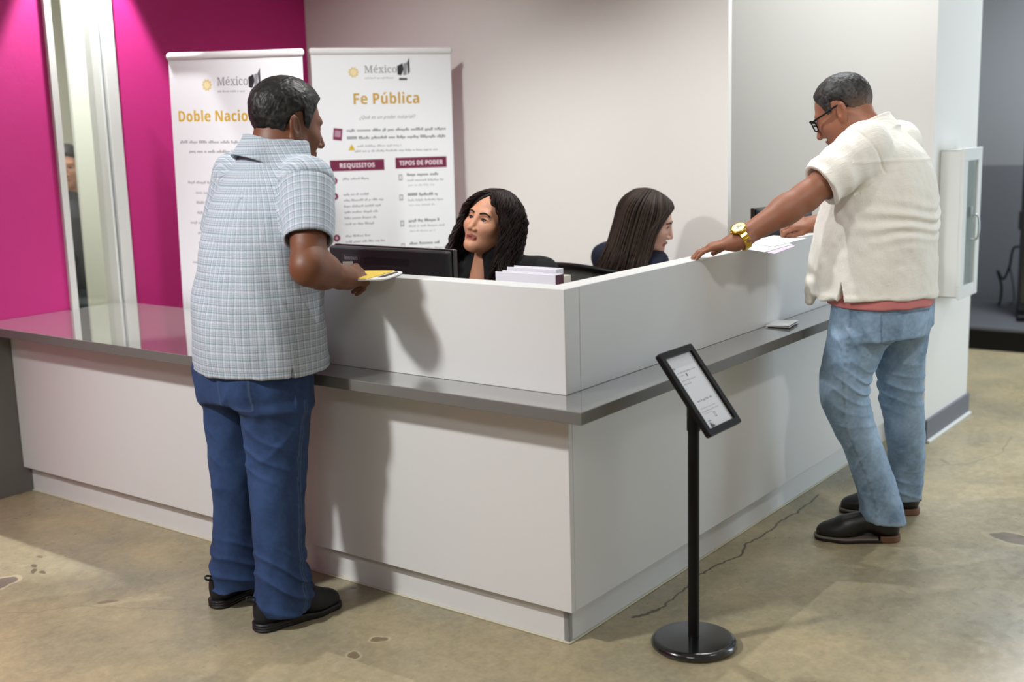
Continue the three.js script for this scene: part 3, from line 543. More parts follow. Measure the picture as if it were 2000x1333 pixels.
// strands: list of {pts:[[x,y,z]..], r0, r1, col:[r,g,b]} -> one geometry
function strands(list, rs = 5, seg = 30) {
  const P = [], N = [], C = [], U = [], I = [];
  for (const s of list) {
    const cv = new THREE.CatmullRomCurve3(s.pts.map((p) => V(...p))), fr = cv.computeFrenetFrames(seg, false), base = P.length / 3;
    for (let i = 0; i <= seg; i++) {
      const t = i / seg, p = cv.getPoint(t), T = cv.getTangent(t), n = fr.normals[i], b = fr.binormals[i], r = (s.r0 + (s.r1 - s.r0) * t) * (i === 0 || i === seg ? 0.3 : 1);
      const off = s.curl ? [Math.cos(t * s.turns * 6.283 + s.ph) * s.curl * Math.min(1, t * 3), Math.sin(t * s.turns * 6.283 + s.ph) * s.curl * Math.min(1, t * 3)] : [0, 0];
      const cx = p.x + n.x * off[0] + b.x * off[1], cy = p.y + n.y * off[0] + b.y * off[1], cz = p.z + n.z * off[0] + b.z * off[1];
      for (let j = 0; j < rs; j++) { const a = j / rs * 6.2832, ca = Math.cos(a), sa = Math.sin(a), dx = n.x * ca + b.x * sa, dy = n.y * ca + b.y * sa, dz = n.z * ca + b.z * sa; P.push(cx + dx * r, cy + dy * r, cz + dz * r); N.push(dx, dy, dz); C.push(...s.col); U.push(j / rs, t); }
      if (i < seg) for (let j = 0; j < rs; j++) { const a = base + i * rs + j, c = base + i * rs + (j + 1) % rs; I.push(a, c, a + rs, c, c + rs, a + rs); }
    }
  }
  const g = new THREE.BufferGeometry(); g.setAttribute('position', new THREE.Float32BufferAttribute(P, 3)); g.setAttribute('normal', new THREE.Float32BufferAttribute(N, 3)); g.setAttribute('uv', new THREE.Float32BufferAttribute(U, 2)); g.setAttribute('color', new THREE.Float32BufferAttribute(C, 3)); g.setIndex(I);
  return g.toNonIndexed();
}
const lin = (hex) => { const c = new THREE.Color(hex); return [c.r, c.g, c.b]; };
const mix3 = (a, b, t) => [a[0] + (b[0] - a[0]) * t, a[1] + (b[1] - a[1]) * t, a[2] + (b[2] - a[2]) * t];
const boundsOf = (pts, m) => { const lo = [1e9, 1e9, 1e9], hi = [-1e9, -1e9, -1e9]; for (const p of pts) for (let i = 0; i < 3; i++) { lo[i] = Math.min(lo[i], p[i] - m); hi[i] = Math.max(hi[i], p[i] + m); } return [lo, hi]; };

// head in its own frame (x left, y up, z forward; eyes near y 0). fem: 0 man, 1 woman; fat widens jaw and neck
function headParts(o = {}) {
  const fem = o.fem || 0, fat = o.fat || 0, nr = (fem ? 0.046 : 0.058) + fat * 0.014;
  const skull = ell([0, 0.036, -0.014], [0.077, 0.088, 0.098]);
  const face = ell([0, -0.03, 0.03], [0.062 + fat * 0.006 - fem * 0.002, 0.086, 0.064]);
  const L = [skull, face, cone([0.047 + fat * 0.006, -0.055, -0.002], 0.02 + fat * 0.006, [0.012, -0.1 + fem * 0.002, 0.066], 0.016 + fat * 0.002), cone([-0.047 - fat * 0.006, -0.055, -0.002], 0.02 + fat * 0.006, [-0.012, -0.1 + fem * 0.002, 0.066], 0.016 + fat * 0.002)];
  const base = union(L, 0.035);
  const neck = cone([0, -0.06, -0.028], nr, [0, -0.21, -0.06], nr + 0.008);
  const nose = cone([0, 0.006, 0.089], 0.008, [0, -0.038, 0.11 - fem * 0.003], 0.0115 - fem * 0.0015), wingL = ell([0.013, -0.043, 0.097], [0.0085, 0.0075, 0.01]), wingR = ell([-0.013, -0.043, 0.097], [0.0085, 0.0075, 0.01]);
  const brow = cone([-0.036, 0.021, 0.077], 0.011 - fem * 0.002, [0.036, 0.021, 0.077], 0.011 - fem * 0.002), ckL = ell([0.042, -0.028, 0.063], [0.022, 0.02, 0.018]), ckR = ell([-0.042, -0.028, 0.063], [0.022, 0.02, 0.018]);
  const eyeL = ell([0.032, 0.001, 0.1], [0.019, 0.012, 0.019]), eyeR = ell([-0.032, 0.001, 0.1], [0.019, 0.012, 0.019]);
  const lid = (s) => { const a = ell([s * 0.031, 0.0, 0.0745], [0.0175, 0.0135, 0.0138]), b = ell([s * 0.0315, -0.0008, 0.092], [0.0135, 0.0048 + fem * 0.0012, 0.014]); return (x, y, z) => smax(a(x, y, z), -b(x, y, z), 0.002); }, lidL = lid(1), lidR = lid(-1);
  const slotL = ell([0.0315, -0.0008, 0.092], [0.0135, 0.0048 + fem * 0.0012, 0.014]), slotR = ell([-0.0315, -0.0008, 0.092], [0.0135, 0.0048 + fem * 0.0012, 0.014]);
  const upL = cone([-0.019, -0.0685, 0.087], 0.0045, [0, -0.066, 0.0945], 0.0055), upR = cone([0.019, -0.0685, 0.087], 0.0045, [0, -0.066, 0.0945], 0.0055), lo1 = cone([-0.014, -0.0765, 0.089], 0.005, [0.014, -0.0765, 0.089], 0.005);
  const chin = ell([0, -0.102, 0.077], [0.02, 0.014, 0.014]);
  const ear = (s) => { const ex = 0.08 + fat * 0.004, a = ell([s * ex, -0.008, -0.014], [0.0095, 0.033, 0.02]), lobe = ell([s * (ex - 0.003), -0.036, -0.006], [0.0065, 0.012, 0.01]), c = ell([s * (ex + 0.009), -0.002, -0.011], [0.009, 0.02, 0.011]); return (x, y, z) => { const xx = x + s * 0.38 * (z + 0.004); return smax(smin(a(xx, y, z + 0.22 * (y + 0.01)), lobe(xx, y, z), 0.01), -c(xx, y, z + 0.22 * y), 0.006); }; };
  const eL = ear(1), eR = ear(-1);
  const noNeck = (x, y, z) => {
    let d = base(x, y, z); if (z < -0.05 && d > 0.06) return d;
    d = smin(d, brow(x, y, z), 0.02); d = smin(d, Math.min(ckL(x, y, z), ckR(x, y, z)), 0.03);
    d = smax(d, -Math.min(eyeL(x, y, z), eyeR(x, y, z)), 0.014); d = smin(d, nose(x, y, z), 0.012); d = smin(d, Math.min(wingL(x, y, z), wingR(x, y, z)), 0.007);
    d = smin(d, smin(upL(x, y, z), upR(x, y, z), 0.003), 0.006); d = smin(d, lo1(x, y, z), 0.006); d = smin(d, chin(x, y, z), 0.02);
    d = smin(d, Math.min(lidL(x, y, z), lidR(x, y, z)), 0.005); d = smax(d, -Math.min(slotL(x, y, z), slotR(x, y, z)), 0.0015);
    return d;
  };
  const all = (x, y, z) => { let d = noNeck(x, y, z); d = smin(d, Math.min(eL(x, y, z), eR(x, y, z)), 0.008); return smin(d, neck(x, y, z), 0.03); };
  return { base, all, neck };
}
function skinColor(F, base, lip, fem) {
  return inFrame(F, (x, y, z) => {
    let c = base; const n = 0.06 * fbm(x * 30, y * 30, z * 30, 3); c = [c[0] * (1 + n), c[1] * (1 + n), c[2] * (1 + n)];
    if (z > 0.076 && Math.abs(x) < 0.025) { const t = Math.max(0, 1 - Math.abs(y + 0.071 + 8 * x * x * 0.4) / (fem ? 0.0115 : 0.009)); c = mix3(c, lip, Math.min(1, t * 1.8)); }
    return c;
  });
}
// short male hair around the skull: height of the hair edge as a function of z
function shortHair(hp, thick, edge, grey) {
  const eb = (z) => { let i = 0; while (i < edge.length - 2 && z > edge[i + 1][0]) i++; const t = clamp((z - edge[i][0]) / (edge[i + 1][0] - edge[i][0]), 0, 1); return edge[i][1] + (edge[i + 1][1] - edge[i][1]) * t; };
  return (x, y, z) => {
    const d = hp.base(x, y, z); if (d > 0.05) return d - thick;
    const m = (y - eb(z)) * 0.85, t = -0.005 + (0.005 + thick * (0.55 + 0.45 * sstep(0.0, 0.09, y))) * sstep(-0.004, 0.022, m + 0.004 * noise3(x * 90, y * 90, z * 90));
    const n = 0.0012 * noise3(x * 150, y * 60, z * 90) + 0.0009 * noise3(x * 260, y * 160, z * 160);
    return Math.max(d - t + (m > 0 ? n : 0), -(y + 0.14));
  };
}
// hand in its own frame: origin at the wrist, z to the fingers, y out of the back of the hand, s = side of the thumb along x
function handField(s, curls, spread = 0.08, thumb = { dir: [0.75, -0.25, 0.65], curl: 0.3 }, k = 1) {
  const L = [], mets = [0.031, 0.0105, -0.01, -0.0295].map((q, i) => cone([s * q * 0.45, 0, 0.008], 0.0165, [s * q, 0.0005, [0.086, 0.09, 0.086, 0.078][i]], 0.0118 - (i === 3 ? 0.001 : 0))), palm = (x, y, z) => { let d = mets[0](x, y, z); for (let i = 1; i < 4; i++) d = smin(d, mets[i](x, y, z), 0.012); return d; };
  const wrist = (() => { const a = cone([0, 0, -0.03], 0.026, [0, 0, 0.02], 0.024); return (x, y, z) => a(x, y * 1.25, z) * 0.9; })();
  const pad = ell([s * 0.022, -0.008, 0.032], [0.016, 0.013, 0.028]);
  const core = (x, y, z) => smin(smin(palm(x, y, z), wrist(x, y, z), 0.02), pad(x, y, z), 0.014);
  const lens = [0.074, 0.082, 0.076, 0.06], bx = [0.031, 0.0105, -0.01, -0.0295], bz = [0.09, 0.094, 0.09, 0.082], rr = [0.0092, 0.0096, 0.009, 0.008];
  for (let i = 0; i < 4; i++) {
    const c = curls[i] || curls[0]; let p = [s * bx[i], 0.001, bz[i] - 0.012], a = 0, sp = s * spread * (1.5 - i) / 1.5; const seg = [];
    [0.5, 0.29, 0.21].forEach((q, j) => { a += c[j]; const l = lens[i] * q + (j ? 0 : 0.012), n = [p[0] + Math.sin(sp) * Math.cos(a) * l, p[1] - Math.sin(a) * l, p[2] + Math.cos(sp) * Math.cos(a) * l]; seg.push(cone(p, rr[i] - j * 0.0009, n, rr[i] - (j + 1) * 0.0009)); p = n; });
    L.push((x, y, z) => smin(smin(seg[0](x, y, z), seg[1](x, y, z), 0.003), seg[2](x, y, z), 0.003));
  }
  { const d = V(s * thumb.dir[0], thumb.dir[1], thumb.dir[2]).normalize(); let p = V(s * 0.022, -0.004, 0.022); const seg = []; const bend = V(s * -0.5, -0.2, 0.8).normalize(); const dd = d.clone();[0.036, 0.03, 0.024].forEach((l, j) => { const n = p.clone().addScaledVector(dd, l); seg.push(cone(p.toArray(), 0.0125 - j * 0.0015, n.toArray(), 0.011 - j * 0.0012)); p = n; dd.lerp(bend, thumb.curl).normalize(); }); L.push((x, y, z) => smin(smin(seg[0](x, y, z), seg[1](x, y, z), 0.004), seg[2](x, y, z), 0.004)); }
  return (x, y, z) => { x /= k; y /= k; z /= k; let d = core(x, y, z); if (d > 0.13) return d * k; let m = L[0](x, y, z); for (let i = 1; i < 5; i++) m = Math.min(m, L[i](x, y, z)); return smin(d, m, 0.007) * k; };
}
const handBounds = (F) => boundsOf([toWorld(F, [-0.09, -0.09, -0.04]), toWorld(F, [0.09, 0.05, 0.2]), toWorld(F, [-0.09, 0.05, 0.2]), toWorld(F, [0.09, -0.09, -0.04]), toWorld(F, [-0.09, -0.09, 0.2]), toWorld(F, [0.09, 0.05, -0.04])], 0.005);
function eyesOf(F, parent, base, iris = 0x2a1a10, look = null) {
  for (const s of [1, -1]) {
    const g = new THREE.SphereGeometry(0.0112, 20, 14), col = new Float32Array(g.attributes.position.count * 3), p = g.attributes.position;
    for (let i = 0; i < p.count; i++) { const q = Math.hypot(p.getX(i) - s * 0.0, p.getY(i) - 0.001) / 0.0112, f = p.getZ(i) > 0; col.set(f && q < 0.34 ? [0.005, 0.004, 0.004] : f && q < 0.64 ? lin(iris) : [0.5, 0.46, 0.43], 3 * i); }
    g.setAttribute('color', new THREE.BufferAttribute(col, 3)); g.scale(1.1, 0.95, 1); if (look) g.rotateY(look[0]), g.rotateX(look[1]);
    g.scale(F.k, F.k, F.k); g.applyMatrix4(new THREE.Matrix4().makeBasis(V(...F.X), V(...F.Y), V(...F.Z)).setPosition(...toWorld(F, [s * 0.031, -0.001, 0.0755])));
    g.translate(-base[0], -base[1], -base[2]); mesh('eye', g, M.eye, parent);
  }
}
M.eye = phys({ vertexColors: true, roughness: 0.15, clearcoat: 1 });
M.skin = phys({ vertexColors: true, roughness: 0.52, sheen: 0.15, sheenRoughness: 0.6, bumpMap: fineBump, bumpScale: 0.0002 });
M.hair = phys({ vertexColors: true, roughness: 0.5, specularIntensity: 0.6 });
const cut = (g, base) => { g.translate(-base[0], -base[1], -base[2]); return g; };
// shoe in foot frame: heel at z 0, toe at z L
function shoeFields(L = 0.295, W = 0.05) {
  const prof = (x, z) => { const a = cone([0, 0, 0.042], 0.037, [0.004, 0, L - 0.1], W), b = cone([0.004, 0, L - 0.1], W, [0.0, 0, L - 0.042], 0.04); return smin(a(x, 0, z), b(x, 0, z), 0.02); };
  const upper = union([ell([0, 0.06, 0.055], [0.038, 0.06, 0.052]), cone([0, 0.085, 0.07], 0.04, [0, 0.05, L - 0.11], 0.042), ell([0.002, 0.03, L - 0.078], [0.047, 0.042, 0.075])], 0.03);
  return { upper: (x, y, z) => smax(smax(upper(x, y, z), 0.02 - y, 0.004), Math.max(y - 0.112, prof(x, z) - 0.002), 0.006), sole: (x, y, z, h = 0.024) => smax(prof(x, z) - 0.003, Math.abs(y - h / 2) - h / 2, 0.005), prof };
}
// ------------------------------------------------------------------ shared pieces of the figures
const lerp3 = (a, b, t) => [a[0] + (b[0] - a[0]) * t, a[1] + (b[1] - a[1]) * t, a[2] + (b[2] - a[2]) * t];
const headBox = (F) => { const P = []; for (const x of [-0.1, 0.1]) for (const y of [-0.225, 0.14]) for (const z of [-0.13, 0.13]) P.push(toWorld(F, [x, y, z])); return boundsOf(P, 0.006); };
// sleeve: tapered tube from shoulder to cuff, cut square at the cuff and hollow at its mouth
function sleeve(S, rS, E, t, rC, armR) {
  const c = lerp3(S, E, t), d = V(E[0] - S[0], E[1] - S[1], E[2] - S[2]).normalize().toArray(), far = lerp3(S, E, t + 0.25), body = cone(S, rS, far, rC), cav = cone(lerp3(S, E, t - 0.25), armR, far, armR + 0.004);
  const f = (x, y, z) => { const h = (x - c[0]) * d[0] + (y - c[1]) * d[1] + (z - c[2]) * d[2]; return smax(smax(body(x, y, z), h, 0.006), -smax(cav(x, y, z), -h - 0.035, 0.004), 0.004); };
  f.axis = d; f.c = c; f.S = S; f.near = (x, y, z) => body(x, y, z); f.along = (x, y, z) => (x - S[0]) * d[0] + (y - S[1]) * d[1] + (z - S[2]) * d[2];
  return f;
}
// direction around an axis, for the thread of a sleeve
function aroundAxis(f) { const a = V(...f.axis), u = V(0.3, 0.2, 1).cross(a).normalize(), w = a.clone().cross(u); return (x, y, z) => { const q = V(x - f.S[0], y - f.S[1], z - f.S[2]); return Math.atan2(q.dot(w), q.dot(u)); }; }
// a collar: fold band lying around the neck
function collar(F, R, rz, hgt, th, gap) { return inFrame(F, (x, y, z) => { const k = Math.hypot(x / R, z / rz), rad = Math.hypot(x, z), e = (k - 1) * Math.min(R, rz); const flare = 0.24 * (0.02 - y); const d = Math.max(Math.abs(e - Math.max(0, flare)) - th, Math.abs(y) - hgt); return gap > 0 && z > 0 ? smax(d, gap * z - Math.abs(x), 0.004) : d; }); }
const denimBump = dataTex(256, 256, (i, j) => { const v = 128 + 60 * (((i + j) % 6) / 3 - 1) + 40 * noise3(i / 2, j / 2, 1); return [v, v, v]; }, false); denimBump.repeat.set(6, 6);
const clothBump = dataTex(256, 256, (i, j) => { const v = 128 + 45 * ((i % 4) / 2 - 0.7) + 45 * ((j % 4) / 2 - 0.7) + 30 * noise3(i / 3, j / 3, 4); return [v, v, v]; }, false); clothBump.repeat.set(7, 7);
function personGroup(label, base) { const t = thing('person', label, 'person', base); return t; }
function shoePair(t, base, feet, matU, matS, extra) {
  for (const [heel, dir, L] of feet) {
    const F = frameOf(heel, dir), S = shoeFields(L || 0.295), bb = boundsOf([toWorld(F, [-0.06, 0, -0.01]), toWorld(F, [0.06, 0.14, (L || 0.295) + 0.01]), toWorld(F, [-0.06, 0, (L || 0.295) + 0.01]), toWorld(F, [0.06, 0.14, -0.01])], 0.01);
    const u = mesh('shoe', cut(build(field(F, S.upper), ...bb, 0.004), base), matU, t);
    if (extra) extra(u, F, S, bb, L || 0.295); else mesh('sole', cut(build(field(F, (x, y, z) => S.sole(x, y, z)), ...bb, 0.004), base), matS, u);
  }
}

const ridge = (t) => { const q = Math.sin(t), a = 1.08 - Math.sqrt(q * q + 0.045); return a * a - 0.3; };
// ------------------------------------------------------------------ man in the checked shirt
{
  const base = [-1.0, 0, 0.33], t = personGroup('man in a grey-blue checked short-sleeved shirt and dark jeans holding a yellow folder', base);
  const S = [-0.765, 1.375, 0.228], E = [-0.645, 1.14, 0.352], W = [-0.703, 1.083, 0.15], SL = [-1.125, 1.39, 0.19], EL = [-1.24, 1.13, 0.2], WL = [-1.14, 1.10, -0.0];
  const FH = frameOf([-0.925, 1.545, 0.142], [0.34, -0.2, -0.95], [0.02, 1, -0.05], 1.06), hp = headParts({ fat: 1 });
  // body
  const HR = frameOf(W, [-0.16, -0.02, -1], [0.72, 0.68, -0.05], 1.02), hr = field(HR, handField(1, [[0.75, 0.9, 0.5], [0.8, 0.9, 0.5], [0.85, 0.9, 0.5], [0.9, 0.95, 0.5]], 0.03, { dir: [0.35, -0.35, 0.9], curl: 0.35 }));
  const HL = frameOf(WL, [0.25, -0.1, -1], [0, 1, 0]), hl = field(HL, handField(-1, [[0.1, 0.3, 0.2], [0.1, 0.3, 0.2], [0.1, 0.3, 0.2], [0.1, 0.3, 0.2]], 0.1));
  const armR = union([cone(S, 0.06, E, 0.05), cone(E, 0.05, lerp3(E, W, 0.35), 0.05), cone(lerp3(E, W, 0.3), 0.05, W, 0.031), hr], 0.03), armL = union([cone(SL, 0.055, EL, 0.046), cone(EL, 0.045, WL, 0.028), hl], 0.025);
  const trunk = union([cone([-0.99, 0.92, 0.285], 0.13, [-0.965, 1.2, 0.25], 0.13), cone([-0.965, 1.2, 0.25], 0.13, [-0.945, 1.36, 0.21], 0.1), cone([-0.9, 0.88, 0.28], 0.07, [-0.885, 0.5, 0.3], 0.05), cone([-0.885, 0.5, 0.3], 0.048, [-0.872, 0.1, 0.33], 0.038), cone([-1.08, 0.88, 0.28], 0.07, [-1.095, 0.5, 0.293], 0.05), cone([-1.095, 0.5, 0.293], 0.048, [-1.115, 0.1, 0.3], 0.038), cone(SL, 0.05, S, 0.05)], 0.05);
  const col = skinColor(FH, lin(0x6c4028), lin(0x623428), 0), headF = field(FH, hp.all);
  const g = [build(headF, ...headBox(FH), 0.003, { color: col }), build(armR, ...boundsOf([S, E, W, ...[toWorld(HR, [0, 0, 0.19]), toWorld(HR, [0.08, 0, 0.1]), toWorld(HR, [-0.08, -0.09, 0.1])]], 0.065), 0.0035, { color: col }), build(armL, ...boundsOf([SL, EL, WL, toWorld(HL, [0, 0, 0.2]), toWorld(HL, [-0.09, 0, 0.1])], 0.06), 0.006, { color: col }), build(trunk, [-1.3, 0.04, 0.05], [-0.65, 1.5, 0.5], 0.012, { color: col })];
  mesh('body', cut(mergeGeometries(g), base), M.skin, t);
  eyesOf(FH, t, base);
  // hair
  const hairF = field(FH, shortHair(hp, 0.017, [[-0.13, -0.088], [-0.07, -0.085], [-0.04, -0.05], [-0.028, 0.0], [-0.012, 0.03], [0.008, 0.03], [0.018, -0.005], [0.034, -0.012], [0.046, 0.03], [0.066, 0.068], [0.11, 0.078]]));
  const hc = inFrame(FH, (x, y, z) => { const gr = clamp(0.25 + 0.6 * noise3(x * 120, y * 120, z * 120) + (z > 0.0 && y < 0.06 ? 0.15 : 0), 0, 1); return mix3([0.006, 0.0055, 0.005], [0.07, 0.065, 0.06], gr * (y < 0.07 ? 0.55 : 0.35)); });
  mesh('hair', cut(build(hairF, ...headBox(FH), 0.003, { color: hc }), base), M.hair, t);
  // shirt
  const torso = loft([[0.798, -0.974, 0.272, 0.226, 0.194], [0.88, -0.974, 0.272, 0.225, 0.195], [1.0, -0.972, 0.268, 0.221, 0.19], [1.15, -0.965, 0.252, 0.21, 0.174], [1.28, -0.955, 0.236, 0.204, 0.15], [1.37, -0.947, 0.212, 0.18, 0.125], [1.44, -0.938, 0.195, 0.128, 0.1], [1.5, -0.93, 0.175, 0.094, 0.094]], 0, 0.01);
  const sr = sleeve(S, 0.083, E, 0.7, 0.071, 0.06), sl = sleeve(SL, 0.08, EL, 0.7, 0.07, 0.056);
  const colF = frameOf(toWorld(FH, [0, -0.1, -0.042]), [0.3, -0.42, -0.9], [0, 1, 0.0]), col1 = field(colF, collar({ o: [0, 0, 0], X: [1, 0, 0], Y: [0, 1, 0], Z: [0, 0, 1], k: 1 }, 0.089, 0.096, 0.037, 0.0045, 0.3));
  const neckHole = cone(toWorld(FH, [0, -0.06, -0.028]), 0.079, toWorld(FH, [0, -0.125, -0.036]), 0.079);
  const shirtF = (x, y, z) => {
    let d = torso(x, y, z); if (d > 0.12 && sr.near(x, y, z) > 0.12 && sl.near(x, y, z) > 0.12 && y < 1.35) return Math.min(d, sr.near(x, y, z), sl.near(x, y, z)) - 0.02;
    d = smin(d, sr(x, y, z), 0.028); d = smin(d, sl(x, y, z), 0.028);
    // drapery: pulls from the armpit and long hanging folds of the back
    const w = 0.0045 * noise3(x * 9 + y * 2.5, y * 3.2, z * 9) + 0.0032 * Math.sin((x * 0.8 - z * 0.9 + y * 0.55) * 46 + 3 * noise3(x * 4, y * 3, z * 4)) * sstep(0.72, 0.95, y) * (1 - sstep(1.15, 1.32, y)) + 0.002 * noise3(x * 26, y * 15, z * 26);
    d += w - 0.0045 * ridge((x * 0.9 - z * 0.7 + y * 0.75) * 30 + 2.5 * noise3(x * 5, y * 4, z * 5)) * clamp(0.3 + noise3(x * 6 + 9, y * 5, z * 6), 0, 1) * (1 - sstep(1.2, 1.34, y));
    // yoke seam, pleat, armhole seam
    d += 0.006 * Math.exp(-(((x + 0.915 + (1.335 - y) * 0.16) / 0.006) ** 2)) * sstep(1.2, 1.33, y) * (y < 1.333 ? 1 : 0) * (z > 0.2 ? 1 : 0);
    d += 0.003 * Math.exp(-(((sr.along(x, y, z) - 0.012) / 0.004) ** 2)) * (sr.near(x, y, z) < 0.02 ? 1 : 0);
    // double hem line and side slit
    d += 0.0012 * Math.exp(-(((y - 0.818) / 0.003) ** 2));
    const slit = Math.max(Math.abs(z - 0.335) - (0.84 - y) * 0.16, y - 0.84, -0.85 - x); d = smax(d, -slit, 0.003);
    d = smax(d, -neckHole(x, y, z), 0.004);
    return smin(d, col1(x, y, z), 0.011);
  };
  const plaid = dataTex(512, 512, (i, j) => {
    const u = i / 512, v = j / 512, L = (q, c, w) => Math.exp(-(((q - c) / w) ** 2));
    const rep = (q) => { const f = q * 8 % 1; return 0.62 * L(f, 0.22, 0.1) + 0.5 * L(f, 0.5, 0.07) + 0.34 * L(f, 0.75, 0.12); };
    const a = rep(u), b = rep(v), fil = 0.09 * noise3(i / 1.5, j / 1.5, 3) + 0.07 * noise3(i / 14, j / 3, 7);
    const k = clamp(0.52 * a + 0.52 * b + fil, 0, 1), m = mix3([200, 206, 212], [68, 81, 102], k), gr = 0.25 * L((v * 4) % 1, 0.6, 0.12) + 0.2 * L((u * 4) % 1, 0.3, 0.12);
    return [m[0] - 26 * gr, m[1] - 8 * gr, m[2] - 12 * gr];
  });
  plaid.repeat.set(1 / 0.185, 1 / 0.185);
  M.plaid = std({ map: plaid, roughness: 0.85, bumpMap: clothBump, bumpScale: 0.0004 });
  const arS = aroundAxis(sr), arL = aroundAxis(sl);
  const uv = (reg, x, y, z) => reg === 1 ? [arS(x, y, z) * 0.078, sr.along(x, y, z)] : reg === 2 ? [arL(x, y, z) * 0.078, sl.along(x, y, z)] : [Math.atan2(x + 0.965, -(z - 0.25) * -1) * -0.215, y - (y > 1.3 ? 0 : 0)];
  mesh('shirt', cut(build(shirtF, [-1.36, 0.77, -0.0], [-0.55, 1.52, 0.52], 0.0045, { uv, region: (x, y, z) => sr.near(x, y, z) < 0.012 && sr.along(x, y, z) > 0.01 ? 1 : sl.near(x, y, z) < 0.012 && sl.along(x, y, z) > 0.01 ? 2 : 0, period: (r) => 6.28319 * (r ? 0.078 : 0.215) }), base), M.plaid, t);
  // jeans
  const hip = loft([[0.7, -0.98, 0.3, 0.192, 0.142], [0.8, -0.97, 0.302, 0.188, 0.142], [0.9, -0.97, 0.295, 0.184, 0.142], [0.97, -0.97, 0.285, 0.18, 0.14]], 0, 0.012);
  const legR = loft([[0.042, -0.866, 0.335, 0.08, 0.1], [0.1, -0.868, 0.335, 0.082, 0.1], [0.17, -0.872, 0.332, 0.074, 0.09], [0.3, -0.88, 0.322, 0.078, 0.088], [0.5, -0.885, 0.305, 0.087, 0.098], [0.65, -0.892, 0.295, 0.1, 0.115], [0.8, -0.905, 0.288, 0.11, 0.13], [0.88, -0.915, 0.275, 0.105, 0.12]], 0, 0.006);
  const legL = loft([[0.06, -1.115, 0.3, 0.08, 0.1], [0.11, -1.115, 0.3, 0.082, 0.1], [0.18, -1.112, 0.3, 0.074, 0.09], [0.3, -1.106, 0.297, 0.078, 0.088], [0.5, -1.095, 0.293, 0.086, 0.098], [0.65, -1.085, 0.29, 0.095, 0.113], [0.8, -1.085, 0.288, 0.1, 0.13], [0.88, -1.06, 0.28, 0.098, 0.12]], 0, 0.006);
  const jeansF = (x, y, z) => {
    let d = smin(hip(x, y, z), smin(legR(x, y, z), legL(x, y, z), 0.018), 0.05); if (d > 0.08) return d - 0.015;
    const kn = Math.exp(-(((y - 0.52) / 0.13) ** 2)), an = 1 - sstep(0.12, 0.3, y), n = noise3(x * 7, y * 5, z * 7);
    const mk = clamp(0.35 + 1.1 * noise3(x * 9 + 4, y * 7, z * 9), 0, 1);
    d -= 0.011 * kn * mk * ridge(y * 44 + (x - z) * 17 + 2.4 * n) + 0.027 * an * (0.35 + 0.65 * mk) * ridge(y * 50 + (x * 1.2 - z) * 11 + 2.6 * n) + 0.006 * mk * ridge((y + 0.55 * z - 0.5 * x) * 26 + 2 * n) * sstep(0.3, 0.6, y);
    d += 0.007 * noise3(x * 8, y * 6, z * 8) + 0.005 * noise3(x * 17 + y * 6, y * 10, z * 17) + 0.0015 * noise3(x * 34, y * 24, z * 34);
    // seat: crease under the buttocks, yoke and pocket edges
    d += 0.004 * Math.exp(-(((y - 0.70 - 0.12 * (x + 0.99)) / 0.02) ** 2)) * (z > 0.32 ? 1 : 0);
    const sd = legR(x, y, z) < legL(x, y, z) ? Math.abs(z - 0.292 - 0.06 * (0.5 - y)) : 1; d -= 0.0016 * Math.exp(-((sd / 0.006) ** 2)) * (x > -0.9 ? 1 : 0);
    const pk = Math.max(Math.abs(x + 0.915) - 0.062, Math.abs(y - 0.765) - 0.065); if (z > 0.33 && pk < 0.004) d -= 0.0022 * (1 - sstep(-0.003, 0.003, pk));
    return d;
  };
  const jc = (x, y, z) => {
    const n = fbm(x * 14, y * 9, z * 14, 3), f = noise3(x * 120, y * 120, z * 120), wear = 0.35 * Math.exp(-(((y - 0.5) / 0.2) ** 2)) + 0.5 * (1 - sstep(0.06, 0.14, y));
    let c = mix3([0.007, 0.022, 0.075], [0.027, 0.072, 0.195], clamp(0.34 + n * 0.55 + f * 0.14 + wear * 0.3, 0, 1));
    const sd = legR(x, y, z) < legL(x, y, z) && x > -0.9 ? Math.abs(Math.abs(z - 0.292 - 0.06 * (0.5 - y)) - 0.006) : 1; if (sd < 0.003 && y < 0.72) c = mix3(c, [0.07, 0.12, 0.2], 0.5);
    const pk = Math.abs(Math.max(Math.abs(x + 0.915) - 0.062, Math.abs(y - 0.765) - 0.065) + 0.004); if (z > 0.33 && pk < 0.003) c = mix3(c, [0.06, 0.1, 0.17], 0.5);
    return c;
  };
  M.denim = std({ vertexColors: true, roughness: 0.85, bumpMap: denimBump, bumpScale: 0.0005 });
  mesh('jeans', cut(build(jeansF, [-1.28, 0.02, 0.08], [-0.72, 0.99, 0.5], 0.005, { color: jc }), base), M.denim, t);
  shoePair(t, base, [[[-0.882, 0, 0.45], [0.2, 0, -0.98], 0.315], [[-1.138, 0, 0.405], [-0.1, 0, -1], 0.3]], std({ color: 0x0d0e14, roughness: 0.6 }), null, (u, F, Sx, bb, L) => {
    mesh('sole', cut(build(field(F, (x, y, z) => Sx.sole(x, y, z, 0.03 - 0.01 * sstep(0.1, 0.22, z)) + 0.0014 * Math.sin(y * 700) * (z < 0.11 ? 1 : 0)), ...bb, 0.0035), base), std({ color: 0x141416, roughness: 0.45 }), u);
    const lp = tube([toWorld(F, [0.004, 0.11, 0.012]), toWorld(F, [0.004, 0.118, -0.012]), toWorld(F, [-0.004, 0.112, -0.02]), toWorld(F, [-0.004, 0.1, 0.006])], 0.0035, 20, 6); mesh('pull_loop', cut(lp, base), std({ color: 0x15161a, roughness: 0.7 }), u);
  });
}

